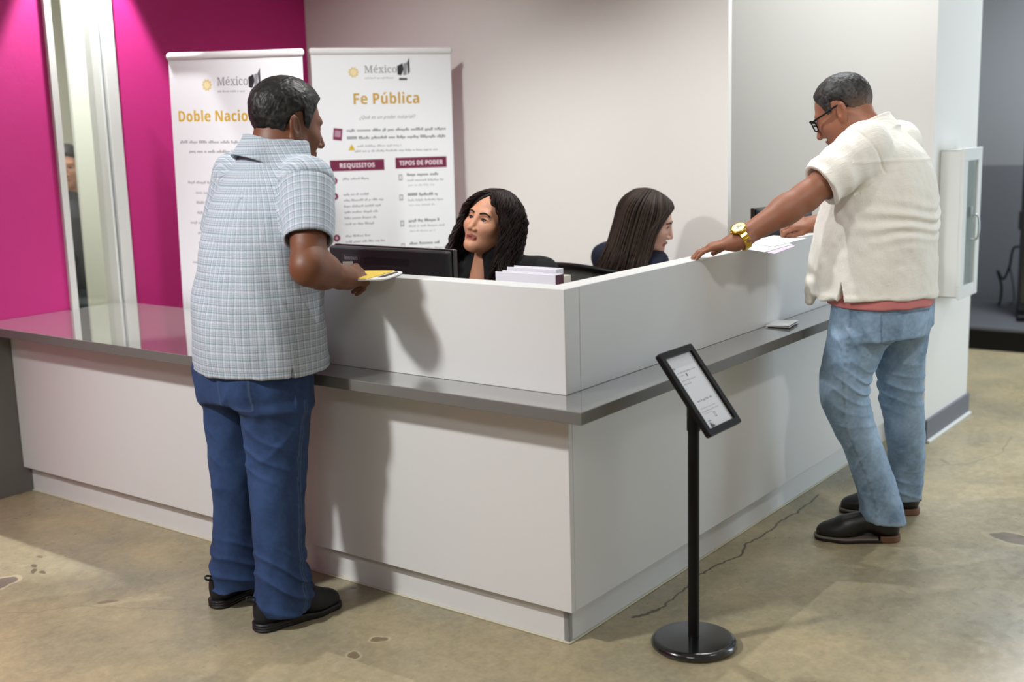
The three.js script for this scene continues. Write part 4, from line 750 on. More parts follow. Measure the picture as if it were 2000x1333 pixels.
// ------------------------------------------------------------------ man in the cream shirt at the wing
{
  const base = [0.42, 0, -1.45], t = personGroup('man in a cream linen shirt, light jeans and glasses leaning on the counter wing', base);
  const S = [0.395, 1.42, -1.235], E = [0.262, 1.262, -1.045], W = [0.108, 1.128, -0.848], SR = [0.385, 1.42, -1.585], ER = [0.27, 1.2, -1.72], WR = [0.075, 1.125, -1.6];
  const FH = frameOf([0.262, 1.54, -1.368], [-0.88, -0.46, 0.12], [-0.3, 1, 0.02], 1.0), hp = headParts({ fat: 0.8 });
  const HL = frameOf(W, [-0.148, -0.034, 0.05], [0.12, 1, 0.02], 0.98), hl = field(HL, handField(-1, [[0.28, 0.35, 0.15], [0.22, 0.35, 0.2], [0.2, 0.38, 0.2], [0.2, 0.35, 0.2]], 0.16, { dir: [0.7, -0.3, 0.7], curl: 0.25 }));
  const HR = frameOf(WR, [-0.9, 0.05, 0.5], [0.3, 0.9, 0.4]), hr = field(HR, handField(1, [[0.5, 1.1, 0.6], [0.6, 1.1, 0.6], [0.7, 1.1, 0.6], [0.8, 1.1, 0.6]], 0.02, { dir: [0.4, -0.4, 0.9], curl: 0.4 }));
  const armL = union([cone(S, 0.056, E, 0.047), cone(E, 0.047, lerp3(E, W, 0.3), 0.048), cone(lerp3(E, W, 0.25), 0.048, W, 0.029), hl], 0.022), armR = union([cone(SR, 0.055, ER, 0.045), cone(ER, 0.045, WR, 0.028), hr], 0.025);
  const trunk = union([cone([0.41, 0.92, -1.4], 0.13, [0.39, 1.2, -1.4], 0.14), cone([0.39, 1.2, -1.4], 0.13, [0.37, 1.4, -1.4], 0.085), cone([0.39, 0.86, -1.33], 0.07, [0.33, 0.55, -1.3], 0.045), cone([0.33, 0.55, -1.3], 0.042, [0.43, 0.1, -1.37], 0.034), cone([0.44, 0.86, -1.48], 0.07, [0.435, 0.5, -1.54], 0.04), cone([0.435, 0.5, -1.54], 0.036, [0.415, 0.1, -1.69], 0.03), cone(S, 0.05, SR, 0.05)], 0.05);
  const col = skinColor(FH, lin(0x925e45), lin(0x834a3e), 0);
  mesh('body', cut(mergeGeometries([build(field(FH, hp.all), ...headBox(FH), 0.003, { color: col }), build(armL, ...boundsOf([S, E, W, toWorld(HL, [0, 0, 0.19]), toWorld(HL, [-0.09, 0, 0.1]), toWorld(HL, [0.06, -0.06, 0.1])], 0.06), 0.003, { color: col }), build(armR, ...boundsOf([SR, ER, WR, toWorld(HR, [0, 0, 0.15]), toWorld(HR, [0.08, 0, 0.1])], 0.06), 0.005, { color: col }), build(trunk, [0.15, 0.04, -1.85], [0.65, 1.5, -1.1], 0.012, { color: col })]), base), M.skin, t);
  eyesOf(FH, t, base);
  const hairF = field(FH, shortHair(hp, 0.009, [[-0.13, -0.05], [-0.07, -0.045], [-0.04, -0.02], [-0.025, 0.02], [-0.01, 0.032], [0.01, 0.03], [0.02, 0.0], [0.036, -0.005], [0.048, 0.04], [0.068, 0.078], [0.11, 0.09]]));
  const hc = inFrame(FH, (x, y, z) => { const gr = clamp(0.35 + 0.6 * noise3(x * 130, y * 130, z * 130), 0, 1), sk = 1 - sstep(-0.03, 0.05, y - (z > 0 ? 0 : 0)); return mix3(mix3([0.01, 0.009, 0.0085], [0.09, 0.083, 0.077], gr * 0.5), [0.2, 0.12, 0.075], sk * 0.55); });
  mesh('hair', cut(build(hairF, ...headBox(FH), 0.003, { color: hc }), base), M.hair, t);
  // glasses
  {
    const gl = mesh('eyeglasses', cut(mergeGeometries([
      ...[1, -1].map((s) => { const pts = []; for (let i = 0; i <= 28; i++) { const a = i / 28 * 6.2832, c = Math.cos(a), q = Math.sin(a); pts.push(toWorld(FH, [s * 0.034 + 0.027 * Math.sign(c) * Math.abs(c) ** 0.6, 0.0 + 0.019 * Math.sign(q) * Math.abs(q) ** 0.6, 0.106 - 0.004 * Math.abs(c)])); } return tube(pts, 0.0024, 60, 6); }),
      tube([toWorld(FH, [-0.009, 0.004, 0.108]), toWorld(FH, [0, 0.008, 0.112]), toWorld(FH, [0.009, 0.004, 0.108])], 0.0024, 8, 6),
      ...[1, -1].map((s) => tube([toWorld(FH, [s * 0.061, 0.011, 0.102]), toWorld(FH, [s * 0.074, 0.012, 0.085]), toWorld(FH, [s * 0.083, 0.016, 0.03]), toWorld(FH, [s * 0.086, 0.019, -0.012]), toWorld(FH, [s * 0.084, 0.0, -0.04])], 0.0038, 30, 6)),
      ...[1, -1].map((s) => tube([toWorld(FH, [s * 0.008, 0.017, 0.1075]), toWorld(FH, [s * 0.034, 0.02, 0.107]), toWorld(FH, [s * 0.06, 0.016, 0.103])], 0.0048, 14, 6)),
    ]), base), M.black, t);
    for (const s of [1, -1]) { const g = new THREE.CircleGeometry(0.024, 24); g.scale(1.05, 0.72, 1); g.applyMatrix4(new THREE.Matrix4().makeBasis(V(...FH.X), V(...FH.Y), V(...FH.Z)).setPosition(...toWorld(FH, [s * 0.034, 0, 0.105]))); mesh('lens', cut(g, base), M.glass, gl); }
  }
  // undershirt
  const under = loft([[0.87, 0.402, -1.392, 0.178, 0.2], [0.93, 0.398, -1.395, 0.18, 0.202], [1.0, 0.39, -1.4, 0.17, 0.19]], 0, 0.008);
  mesh('undershirt', cut(build((x, y, z) => under(x, y, z) + 0.003 * noise3(x * 16, y * 20, z * 16), [0.18, 0.85, -1.64], [0.62, 1.01, -1.14], 0.006), base), std({ color: 0xc97a78, roughness: 0.9 }), t);
  // shirt
  const torso = loft([[0.902, 0.368, -1.395, 0.222, 0.226], [1.0, 0.37, -1.395, 0.218, 0.224], [1.1, 0.376, -1.398, 0.212, 0.222], [1.2, 0.384, -1.402, 0.202, 0.218], [1.3, 0.388, -1.405, 0.184, 0.21], [1.39, 0.384, -1.405, 0.152, 0.19], [1.45, 0.37, -1.402, 0.115, 0.13], [1.5, 0.352, -1.395, 0.082, 0.085]], 0.12, 0.008);
  const sl = sleeve(S, 0.088, E, 0.74, 0.074, 0.06), sr = sleeve(SR, 0.085, ER, 0.7, 0.073, 0.057);
  const colF = frameOf([0.338, 1.468, -1.395], [-1, -0.5, 0.1], [0, 1, 0]), col1 = field(colF, collar({ o: [0, 0, 0], X: [1, 0, 0], Y: [0, 1, 0], Z: [0, 0, 1], k: 1 }, 0.083, 0.093, 0.03, 0.0045, 0.5));
  const neckHole = cone(toWorld(FH, [0, -0.05, -0.03]), 0.076, [0.36, 1.4, -1.39], 0.076);
  const flap = (() => { const a = cone([0.205, 0.94, -1.262], 0.02, [0.2, 0.884, -1.25], 0.006), b = cone([0.23, 0.94, -1.25], 0.02, [0.204, 0.886, -1.247], 0.006); return (x, y, z) => smin(a(x, y, z), b(x, y, z), 0.03); })();
  const shirtF = (x, y, z) => {
    let d = torso(x, y, z); const ns = Math.min(sl.near(x, y, z), sr.near(x, y, z)); if (d > 0.12 && ns > 0.12 && y < 1.4) return Math.min(d, ns) - 0.02;
    d = smin(d, sl(x, y, z), 0.03); d = smin(d, sr(x, y, z), 0.03); d = smin(d, flap(x, y, z), 0.02);
    const n = noise3(x * 5, y * 4, z * 5);
    d += 0.0045 * noise3(x * 10, y * 4, z * 10) + 0.003 * noise3(x * 24, y * 13, z * 24) + 0.0018 * noise3(x * 45, y * 38, z * 45);
    d += 0.0055 * Math.sin(y * 105 + 10 * n + z * 9) * Math.exp(-(((y - 1.17) / 0.055) ** 2)) * sstep(0.3, 0.5, x) + 0.005 * Math.sin((x * 0.7 + z * 0.6) * 62 + 4 * n + y * 8) * (1 - sstep(1.0, 1.18, y)) * 0.8;
    d += 0.004 * Math.sin(sl.along(x, y, z) * 120 + 5 * n + x * 30) * (sl.near(x, y, z) < 0.02 ? sstep(0.04, 0.09, sl.along(x, y, z)) * 0.7 : 0);
    d += 0.0035 * Math.exp(-(((sl.along(x, y, z) - 0.02) / 0.005) ** 2)) * (sl.near(x, y, z) < 0.025 ? 1 : 0);
    d -= 0.002 * Math.exp(-(((y - 0.915) / 0.008) ** 2)) + 0.0025 * Math.exp(-(((y - 1.375) / 0.006) ** 2)) * (x > 0.4 ? 1 : 0);
    const slit = Math.max(Math.abs(x - 0.345) - (0.965 - y) * 0.2, y - 0.965, -1.29 - z); d = smax(d, -slit, 0.003);
    d = smax(d, -neckHole(x, y, z), 0.004);
    return smin(d, col1(x, y, z), 0.011);
  };
  const linenBump = dataTex(256, 256, (i, j) => { const v = 128 + 60 * noise3(i / 5, j / 16, 1) + 50 * noise3(i / 2, j / 5, 6) + 25 * ((i % 3) - 1); return [v, v, v]; }, false); linenBump.repeat.set(5, 5);
  M.linen = std({ color: 0xedeae0, roughness: 0.9, bumpMap: linenBump, bumpScale: 0.0012 });
  mesh('shirt', cut(build(shirtF, [0.12, 0.86, -1.86], [0.66, 1.54, -0.98], 0.0045), base), M.linen, t);
  // jeans
  const hip = loft([[0.76, 0.41, -1.395, 0.145, 0.178], [0.84, 0.412, -1.398, 0.155, 0.18], [0.9, 0.41, -1.4, 0.158, 0.178], [0.94, 0.405, -1.4, 0.158, 0.175]], 0, 0.01);
  const legN = loft([[0.078, 0.442, -1.372, 0.08, 0.07], [0.12, 0.438, -1.37, 0.078, 0.07], [0.2, 0.42, -1.36, 0.074, 0.068], [0.32, 0.385, -1.34, 0.076, 0.07], [0.45, 0.338, -1.315, 0.08, 0.076], [0.55, 0.314, -1.3, 0.086, 0.082], [0.65, 0.328, -1.302, 0.094, 0.09], [0.78, 0.365, -1.318, 0.112, 0.102], [0.88, 0.39, -1.335, 0.122, 0.11]], 0, 0.006);
  const legFar = loft([[0.06, 0.405, -1.7, 0.072, 0.064], [0.2, 0.425, -1.668, 0.07, 0.064], [0.35, 0.436, -1.605, 0.072, 0.068], [0.5, 0.436, -1.545, 0.08, 0.076], [0.65, 0.44, -1.51, 0.092, 0.088], [0.8, 0.44, -1.485, 0.112, 0.102], [0.88, 0.436, -1.47, 0.118, 0.105]], 0, 0.006);
  const jeansF = (x, y, z) => {
    let d = smin(hip(x, y, z), smin(legN(x, y, z), legFar(x, y, z), 0.016), 0.045); if (d > 0.08) return d - 0.015;
    const n = noise3(x * 7, y * 5, z * 7), kn = Math.exp(-(((y - 0.55) / 0.1) ** 2)), an = 1 - sstep(0.1, 0.24, y), th = Math.exp(-(((y - 0.79) / 0.07) ** 2));
    const mk = clamp(0.4 + 1.1 * noise3(x * 10 + 2, y * 8, z * 10), 0, 1);
    d -= 0.011 * kn * (0.3 + 0.7 * mk) * ridge(y * 62 + (x - 0.3) * 22 + 2.4 * n) * sstep(0.27, 0.37, x) + 0.011 * an * (0.3 + 0.7 * mk) * ridge(y * 58 + x * 16 + 2.4 * n) + 0.009 * th * (0.3 + 0.7 * mk) * ridge((y * 0.8 + x * 0.9) * 36 + 2.4 * n) + 0.005 * mk * ridge((y - 0.7 * x) * 30 + 2 * n);
    d += 0.005 * noise3(x * 9, y * 6, z * 9) + 0.003 * noise3(x * 20 + y * 8, y * 12, z * 20) + 0.0014 * noise3(x * 34, y * 26, z * 34);
    d -= 0.0018 * Math.exp(-(((legN(x, y, z) < legFar(x, y, z) ? x - (0.345 + 0.1 * sstep(0.5, 0.1, y) + 0.02 * sstep(0.6, 0.85, y)) : 1) / 0.006) ** 2)) * (z > -1.35 ? 1 : 0);
    const pk = Math.max(Math.abs(x - 0.47 - 0.05) - 0.055, Math.abs(y - 0.80) - 0.06); if (z > -1.42 && x > 0.44 && pk < 0.004) d -= 0.002 * (1 - sstep(-0.003, 0.003, pk));
    return d;
  };
  const jc = (x, y, z) => {
    const n = fbm(x * 16, y * 10, z * 16, 3), f = noise3(x * 130, y * 130, z * 130);
    let c = mix3([0.13, 0.215, 0.32], [0.42, 0.57, 0.74], clamp(0.4 + n * 0.5 + f * 0.16 + 0.14 * Math.exp(-(((y - 0.45) / 0.16) ** 2)), 0, 1));
    const sm = legN(x, y, z) < legFar(x, y, z) && z > -1.35 ? Math.abs(x - (0.345 + 0.1 * sstep(0.5, 0.1, y) + 0.02 * sstep(0.6, 0.85, y))) : 1; if (sm < 0.006) c = mix3(c, noise3(x * 60, y * 90, z * 60) > 0 ? [0.08, 0.12, 0.16] : [0.3, 0.36, 0.41], 0.35);
    const pk = Math.abs(Math.max(Math.abs(x - 0.52) - 0.055, Math.abs(y - 0.8) - 0.06) + 0.004); if (z > -1.42 && x > 0.44 && pk < 0.003) c = mix3(c, [0.06, 0.09, 0.13], 0.55);
    if (y < 0.09) c = mix3(c, [0.36, 0.42, 0.47], 0.4 * clamp(0.5 + noise3(x * 70, y * 70, z * 70), 0, 1)); return c;
  };
  mesh('jeans', cut(build(jeansF, [0.18, 0.04, -1.82], [0.62, 0.95, -1.16], 0.005, { color: jc }), base), M.denim, t);
  const boot = std({ color: 0x14100e, roughness: 0.4 });
  shoePair(t, base, [[[0.5, 0, -1.405], [-0.888, 0, 0.46], 0.305], [[0.462, 0, -1.74], [-0.888, 0, 0.46], 0.305]], boot, null, (u, F, Sx, bb, L) => {
    mesh('sole', cut(build(field(F, (x, y, z) => Math.max(Sx.sole(x, y - (z < 0.08 ? 0 : 0), z, 0.012), 0.07 - z)), ...bb, 0.004), base), std({ color: 0x171210, roughness: 0.6 }), u);
    mesh('heel_block', cut(build(field(F, (x, y, z) => smax(Math.max(Sx.prof(x, z) - 0.002, z - 0.078), Math.abs(y - 0.013) - 0.0125, 0.003)), ...bb, 0.0035), base), std({ color: 0x6b4a34, roughness: 0.55 }), u);
    mesh('welt', cut(build(field(F, (x, y, z) => smax(Sx.prof(x, z) - 0.006, Math.max(Math.abs(y - 0.0155) - 0.0038, 0.085 - z), 0.002)), ...bb, 0.0035), base), std({ color: 0x6e655c, roughness: 0.6 }), u);
    const lp = tube([toWorld(F, [0, 0.125, 0.016]), toWorld(F, [0, 0.09, 0.004]), toWorld(F, [0, 0.05, 0.002])], 0.005, 14, 6); mesh('back_strap', cut(lp, base), boot, u);
  });
  // gold watch
  {
    const FW = frameOf(lerp3(W, E, 0.075), [W[0] - E[0], W[1] - E[1], W[2] - E[2]], [0.25, 1, 0.35]);
    const gold = std({ color: 0xd9b24a, roughness: 0.22, metalness: 1 });
    const mt = new THREE.Matrix4().makeBasis(V(...FW.X), V(...FW.Y), V(...FW.Z)).setPosition(...FW.o), put = (g) => cut(g.applyMatrix4(mt), base);
    const links = []; for (let i = 0; i < 28; i++) { const a = i / 28 * 6.2832, g = new RoundedBoxGeometry(0.0092, 0.0045, 0.024, 1, 0.001); g.rotateZ(a); g.translate(-Math.sin(a) * 0.0405, Math.cos(a) * 0.0385, 0); links.push(g); }
    const w = mesh('wristwatch', put(mergeGeometries(links)), gold, t);
    const cs = lathe([[0, 0], [0.019, 0], [0.0215, 0.003], [0.0215, 0.008], [0.018, 0.011], [0.0165, 0.0095]], 32); cs.scale(1.22, 1.1, 1.22); cs.translate(0, 0.038, 0); mesh('case', put(cs), gold, w);
    const dl = new THREE.CircleGeometry(0.0205, 28); dl.rotateX(-Math.PI / 2); dl.translate(0, 0.0486, 0); mesh('dial', put(dl), std({ color: 0xdde2bd, roughness: 0.4 }), w);
    mesh('crown', put((() => { const g = new THREE.CylinderGeometry(0.003, 0.003, 0.006, 12); g.rotateX(Math.PI / 2); g.translate(0, 0.044, 0.0285); return g; })()), gold, w);
    const hd = [box(-0.0007, 0.0007, 0.0488, 0.0492, -0.013, 0.001, 0), box(-0.009, 0.001, 0.0488, 0.0492, -0.0007, 0.0007, 0)]; mesh('hands', put(mergeGeometries(hd.map((g) => g.toNonIndexed ? g : g))), M.black, w);
  }
}
// ------------------------------------------------------------------ office chairs
function officeChair(label, pos, yaw, topY = 0.985) {
  const t = thing('office_chair', label, 'chair', pos, yaw, 'office chairs on the staff side');
  for (let i = 0; i < 5; i++) {
    const a = i / 5 * 6.2832 + 0.3, c = Math.cos(a), s = Math.sin(a);
    const leg = mesh('base_leg', tube([[c * 0.03, 0.1, s * 0.03], [c * 0.16, 0.085, s * 0.16], [c * 0.24, 0.065, s * 0.24]], 0.018, 12, 8), M.black, t);
    const w = new THREE.CylinderGeometry(0.03, 0.03, 0.03, 18); w.rotateZ(Math.PI / 2); w.rotateY(a); w.translate(c * 0.24, 0.03, s * 0.24); mesh('castor', w, M.blackMatte, leg);
  }
  mesh('gas_lift', [cyl(0.028, 0.028, 0.18, 0, 0.09, 0), cyl(0.017, 0.017, 0.18, 0, 0.24, 0)], M.black, t);
  const seat = new RoundedBoxGeometry(0.48, 0.08, 0.47, 4, 0.035); seat.translate(0, 0.45, 0.02); mesh('seat', seat, M.blackMatte, t);
  // backrest: bent frame with a grey mesh sheet (faces +z)
  const W = 0.235, y0 = 0.55, y1 = topY, bend = (u, v) => -0.24 + 0.05 * u * u - 0.035 * Math.sin(v * 2.6) * 0.6;
  const pt = (u, v) => [u * W * (0.93 + 0.07 * v), y0 + (y1 - y0) * v + (v > 0.9 ? -0.022 * u * u : 0), bend(u, v)];
  const ring = []; for (let i = 0; i <= 12; i++) ring.push(pt(-1 + i / 6, 0)); for (let i = 1; i <= 10; i++) ring.push(pt(1, i / 10)); for (let i = 1; i <= 12; i++) ring.push(pt(1 - i / 6, 1)); for (let i = 1; i < 10; i++) ring.push(pt(-1, 1 - i / 10));
  const cv = new THREE.CatmullRomCurve3(ring.map((p) => V(...p)), true); mesh('back_frame', new THREE.TubeGeometry(cv, 120, 0.014, 8, true), M.black, t);
  const P = [], I = [], n = 14; for (let j = 0; j <= n; j++) for (let i = 0; i <= n; i++) P.push(...pt(-1 + 2 * i / n, j / n)); for (let j = 0; j < n; j++) for (let i = 0; i < n; i++) { const a = j * (n + 1) + i; I.push(a, a + 1, a + n + 1, a + 1, a + n + 2, a + n + 1); }
  const g = new THREE.BufferGeometry(); g.setAttribute('position', new THREE.Float32BufferAttribute(P, 3)); g.setIndex(I); g.computeVertexNormals();
  mesh('back_mesh', g, phys({ color: 0x55554f, roughness: 0.9, transmission: 0.35, thickness: 0, side: THREE.DoubleSide }), t);
  mesh('back_support', tube([[0, 0.44, -0.1], [0, 0.46, -0.25], [0, 0.6, -0.275], [0, 0.72, -0.27]], 0.018, 16, 8), M.black, t);
  return t;
}
// ------------------------------------------------------------------ seated figures
// J: joints in world space; builds body, trousers, top and shoes; returns nothing
function seatedBody(t, base, J, FH, hp, skin, top, legsMat, openNeck) {
  const col = skinColor(FH, skin.base, skin.lip, 1);
  const arm = (S, E, W, f, s) => { const H = frameOf(W, f, [0, 1, 0], 0.92); return [union([cone(S, 0.04, E, 0.035), cone(E, 0.035, W, 0.024), field(H, handField(s, [[0.1, 0.3, 0.2], [0.1, 0.3, 0.2], [0.1, 0.3, 0.2], [0.1, 0.3, 0.2]], 0.06))], 0.02), boundsOf([S, E, W, toWorld(H, [0, 0, 0.2]), toWorld(H, [s * 0.09, 0, 0.1])], 0.05)]; };
  const [aL, bL] = arm(J.SL, J.EL, J.WL, J.fL, -1), [aR, bR] = arm(J.SR, J.ER, J.WR, J.fR, 1);
  const trunk = union([cone(J.hip, 0.1, J.chest, 0.095), cone(J.chest, 0.09, J.neck, 0.05), cone(J.SL, 0.035, J.SR, 0.035), cone(J.hL, 0.06, J.kL, 0.05), cone(J.kL, 0.05, J.aL, 0.035), cone(J.hR, 0.06, J.kR, 0.05), cone(J.kR, 0.05, J.aR, 0.035)], 0.04);
  mesh('body', cut(mergeGeometries([build(field(FH, hp.all), ...headBox(FH), 0.0026, { color: col }), build(aL, ...bL, 0.006, { color: col }), build(aR, ...bR, 0.006, { color: col }), build(trunk, ...boundsOf([J.hip, J.chest, J.neck, J.kL, J.kR, J.aL, J.aR, J.SL, J.SR], 0.11), 0.014, { color: col })]), base), M.skin, t);
  eyesOf(FH, t, base, skin.iris);
  const tor = union([cone(J.hip, 0.125, J.chest, 0.118), cone(J.chest, 0.112, J.neck, 0.058), cone(J.SL, 0.058, J.SR, 0.058), cone(J.SL, 0.058, J.EL, 0.048), cone(J.EL, 0.048, lerp3(J.EL, J.WL, 0.95), 0.036), cone(J.SR, 0.058, J.ER, 0.048), cone(J.ER, 0.048, lerp3(J.ER, J.WR, 0.95), 0.036)], 0.045);
  const hole = cone(toWorld(FH, [0, -0.07, -0.03]), 0.05, toWorld(FH, [0, -0.13, -0.04]), 0.046), vee = openNeck ? cone(openNeck[0], 0.03, openNeck[1], 0.012) : null;
  const tf = (x, y, z) => { let d = tor(x, y, z) + 0.004 * noise3(x * 14, y * 12, z * 14) + 0.002 * noise3(x * 30, y * 26, z * 30); d = smax(d, -hole(x, y, z), 0.006); return vee ? smax(d, -vee(x, y, z), 0.008) : d; };
  mesh('jacket', cut(build(tf, ...boundsOf([J.hip, J.chest, J.neck, J.SL, J.SR, J.EL, J.ER, J.WL, J.WR], 0.135), 0.006), base), top, t);
  const leg = union([cone(J.hL, 0.085, J.kL, 0.068), cone(J.kL, 0.066, J.aL, 0.05), cone(J.hR, 0.085, J.kR, 0.068), cone(J.kR, 0.066, J.aR, 0.05), cone(J.hL, 0.1, J.hR, 0.1)], 0.03);
  mesh('trousers', cut(build((x, y, z) => smax(leg(x, y, z), 0.06 - y, 0.005), ...boundsOf([J.hL, J.hR, J.kL, J.kR, J.aL, J.aR], 0.12), 0.01), base), legsMat, t);
  shoePair(t, base, [[[J.aL[0] - J.dir[0] * 0.06, 0, J.aL[2] - J.dir[2] * 0.06], J.dir, 0.25], [[J.aR[0] - J.dir[0] * 0.06, 0, J.aR[2] - J.dir[2] * 0.06], J.dir, 0.25]], M.black, M.blackMatte);
}
const place = (c, f, pts) => { const F = frameOf(c, f); const o = {}; for (const k in pts) o[k] = toWorld(F, pts[k]); return o; };
function lashes(F, base, t) { for (const s of [1, -1]) mesh('eyelash', cut(tube([toWorld(F, [s * 0.0185, -0.001, 0.0855]), toWorld(F, [s * 0.025, 0.0042, 0.0885]), toWorld(F, [s * 0.033, 0.0055, 0.0885]), toWorld(F, [s * 0.041, 0.003, 0.086]), toWorld(F, [s * 0.0465, -0.0005, 0.081])], 0.0014, 18, 5), base), M.blackMatte, t); }
function brows(F, base, t, mat, arch = 0.004) { for (const s of [1, -1]) { const g = tube([toWorld(F, [s * 0.013, 0.018, 0.0935]), toWorld(F, [s * 0.024, 0.0195 + arch * 0.7, 0.0935]), toWorld(F, [s * 0.036, 0.02 + arch, 0.0885]), toWorld(F, [s * 0.05, 0.016, 0.0765])], 0.0034, 18, 6); mesh('eyebrow', cut(g, base), mat, t); } }
// long hair: strands falling from a parting, kept clear of the face
function longHair(F, n, o) {
  const out = []; const surf = (az, y, off) => { // point on the head at azimuth az (0 = front, + = left) and height y
    const k = Math.sqrt(Math.max(0.02, 1 - ((y - 0.036) / 0.09) ** 2)), yy = y < 0.036 ? 1 : k; return [Math.sin(az) * (0.079 * yy + off), y, -0.014 + Math.cos(az) * (0.098 * yy + off)];
  };
  for (let i = 0; i < n; i++) {
    const side = i % 2 ? 1 : -1, a0 = 0.12 + (Math.PI - 0.12) * Math.pow(rnd(), 0.95), lay = rnd(), off = 0.0105 + 0.012 * lay;
    const az = Math.max(a0, o.min + 0.35 * rnd()), mid = Math.max(a0, o.min * 0.82 + 0.2 * rnd());
    const rootZ = 0.072 - 0.16 * (a0 / Math.PI), part = o.part || 0;
    const root = [part + side * (0.002 + 0.004 * rnd()), 0.129 + 0.006 * lay - 4.6 * (rootZ + 0.014) ** 2, rootZ - 0.006];
    const p0 = surf(side * a0, 0.108, off * 1.05), p1 = surf(side * (a0 * 0.6 + mid * 0.4), 0.078, off), p2 = surf(side * mid, 0.035, off + 0.002 + o.vol * 0.35), p3 = surf(side * az, -0.035, off + o.vol * 0.7), p4 = surf(side * az, -0.12, off + o.vol), len = o.len * R(0.75, 1.08);
    const drop = (f) => { const w = toWorld(F, surf(side * az, -0.12, off + o.vol * (1 + 0.6 * f))); return [w[0] + o.lean[0] * f, w[1] - len * f, w[2] + o.lean[2] * f]; };
    const P = [root, lerp3(root, p0, 0.6), p1, p2, p3, p4].map((p) => toWorld(F, p)).concat([drop(0.35), drop(0.7), drop(1)].map((p) => [p[0] + R(-1, 1) * o.jit, p[1], p[2] + R(-1, 1) * o.jit]));
    const b = R(0.6, 1.4), tip = o.tip, c = o.col.map((v, q) => (v * (1 - 0.4 * lay) + tip[q] * 0.4 * lay) * b);
    out.push({ pts: P, r0: o.r * 0.8, r1: o.r * R(0.5, 0.9), curl: o.curl * R(0.5, 1.4), turns: o.turns * R(0.8, 1.3), ph: rnd() * 6.28, col: c });
  }
  return out;
}
{ // woman with curly hair
  const base = [-0.93, 0, -1.02], t = personGroup('woman with long dark curly hair in a black jacket looking up from behind the desk', base);
  const FH = frameOf([-0.955, 1.158, -0.9], [0.02, 0.30, 1], [0.2, 1, -0.3], 1.04), hp = headParts({ fem: 1 });
  const J = place([-0.93, 0, -1.02], [0.08, 0, 1], { hip: [0, 0.58, 0], chest: [0, 0.885, 0.05], neck: [-0.02, 1.045, 0.115], SL: [0.145, 0.965, 0.05], SR: [-0.165, 0.97, 0.075], EL: [0.23, 0.775, 0.2], ER: [-0.23, 0.78, 0.2], WL: [0.13, 0.805, 0.36], WR: [-0.1, 0.805, 0.36], hL: [0.09, 0.54, 0.02], hR: [-0.09, 0.54, 0.02], kL: [0.1, 0.54, 0.38], kR: [-0.1, 0.54, 0.38], aL: [0.1, 0.1, 0.36], aR: [-0.1, 0.1, 0.36] });
  J.fL = [-0.3, -0.05, 1]; J.fR = [0.3, -0.05, 1]; J.dir = [0.05, 0, 1];
  seatedBody(t, base, J, FH, hp, { base: lin(0xc08a6c), lip: lin(0x8a3f3a), iris: 0x2c1a10 }, std({ color: 0x0b0b0e, roughness: 0.85 }), std({ color: 0x17181c, roughness: 0.85 }), null);
  lashes(FH, base, t); brows(FH, base, t, std({ color: 0x1a100b, roughness: 0.9 }));
  const cap = (x, y, z) => { const d = hp.base(x, y, z); if (d > 0.05) return d - 0.014; const front = y - (0.092 - 0.95 * Math.abs(x - 0.012)); const side = Math.abs(x) > 0.052 && z < 0.045 ? 0.03 : -1; const m = Math.max(z > 0.02 ? front : 0.05, side); return Math.max(d - (-0.005 + 0.0115 * sstep(-0.004, 0.014, m)), -(y + (z > 0.0 ? 0.0 : 0.1))); };
  const dark = [0.009, 0.0055, 0.0045], h = build(field(FH, cap), ...headBox(FH), 0.004, { color: () => dark });
  const st = longHair(FH, 560, { min: 1.05, vol: 0.032, len: 0.24, lean: [0.0, 0, 0.035], jit: 0.02, r: 0.0046, curl: 0.0065, turns: 8, part: 0.012, col: dark, tip: [0.028, 0.012, 0.008] });
  mesh('hair', cut(mergeGeometries([h, strands(st, 4, 52)]), base), M.hair, t);
  const W1 = officeChair('black mesh office chair the curly-haired woman sits on', [-0.93, 0, -1.06], 0.08, 0.86);
}
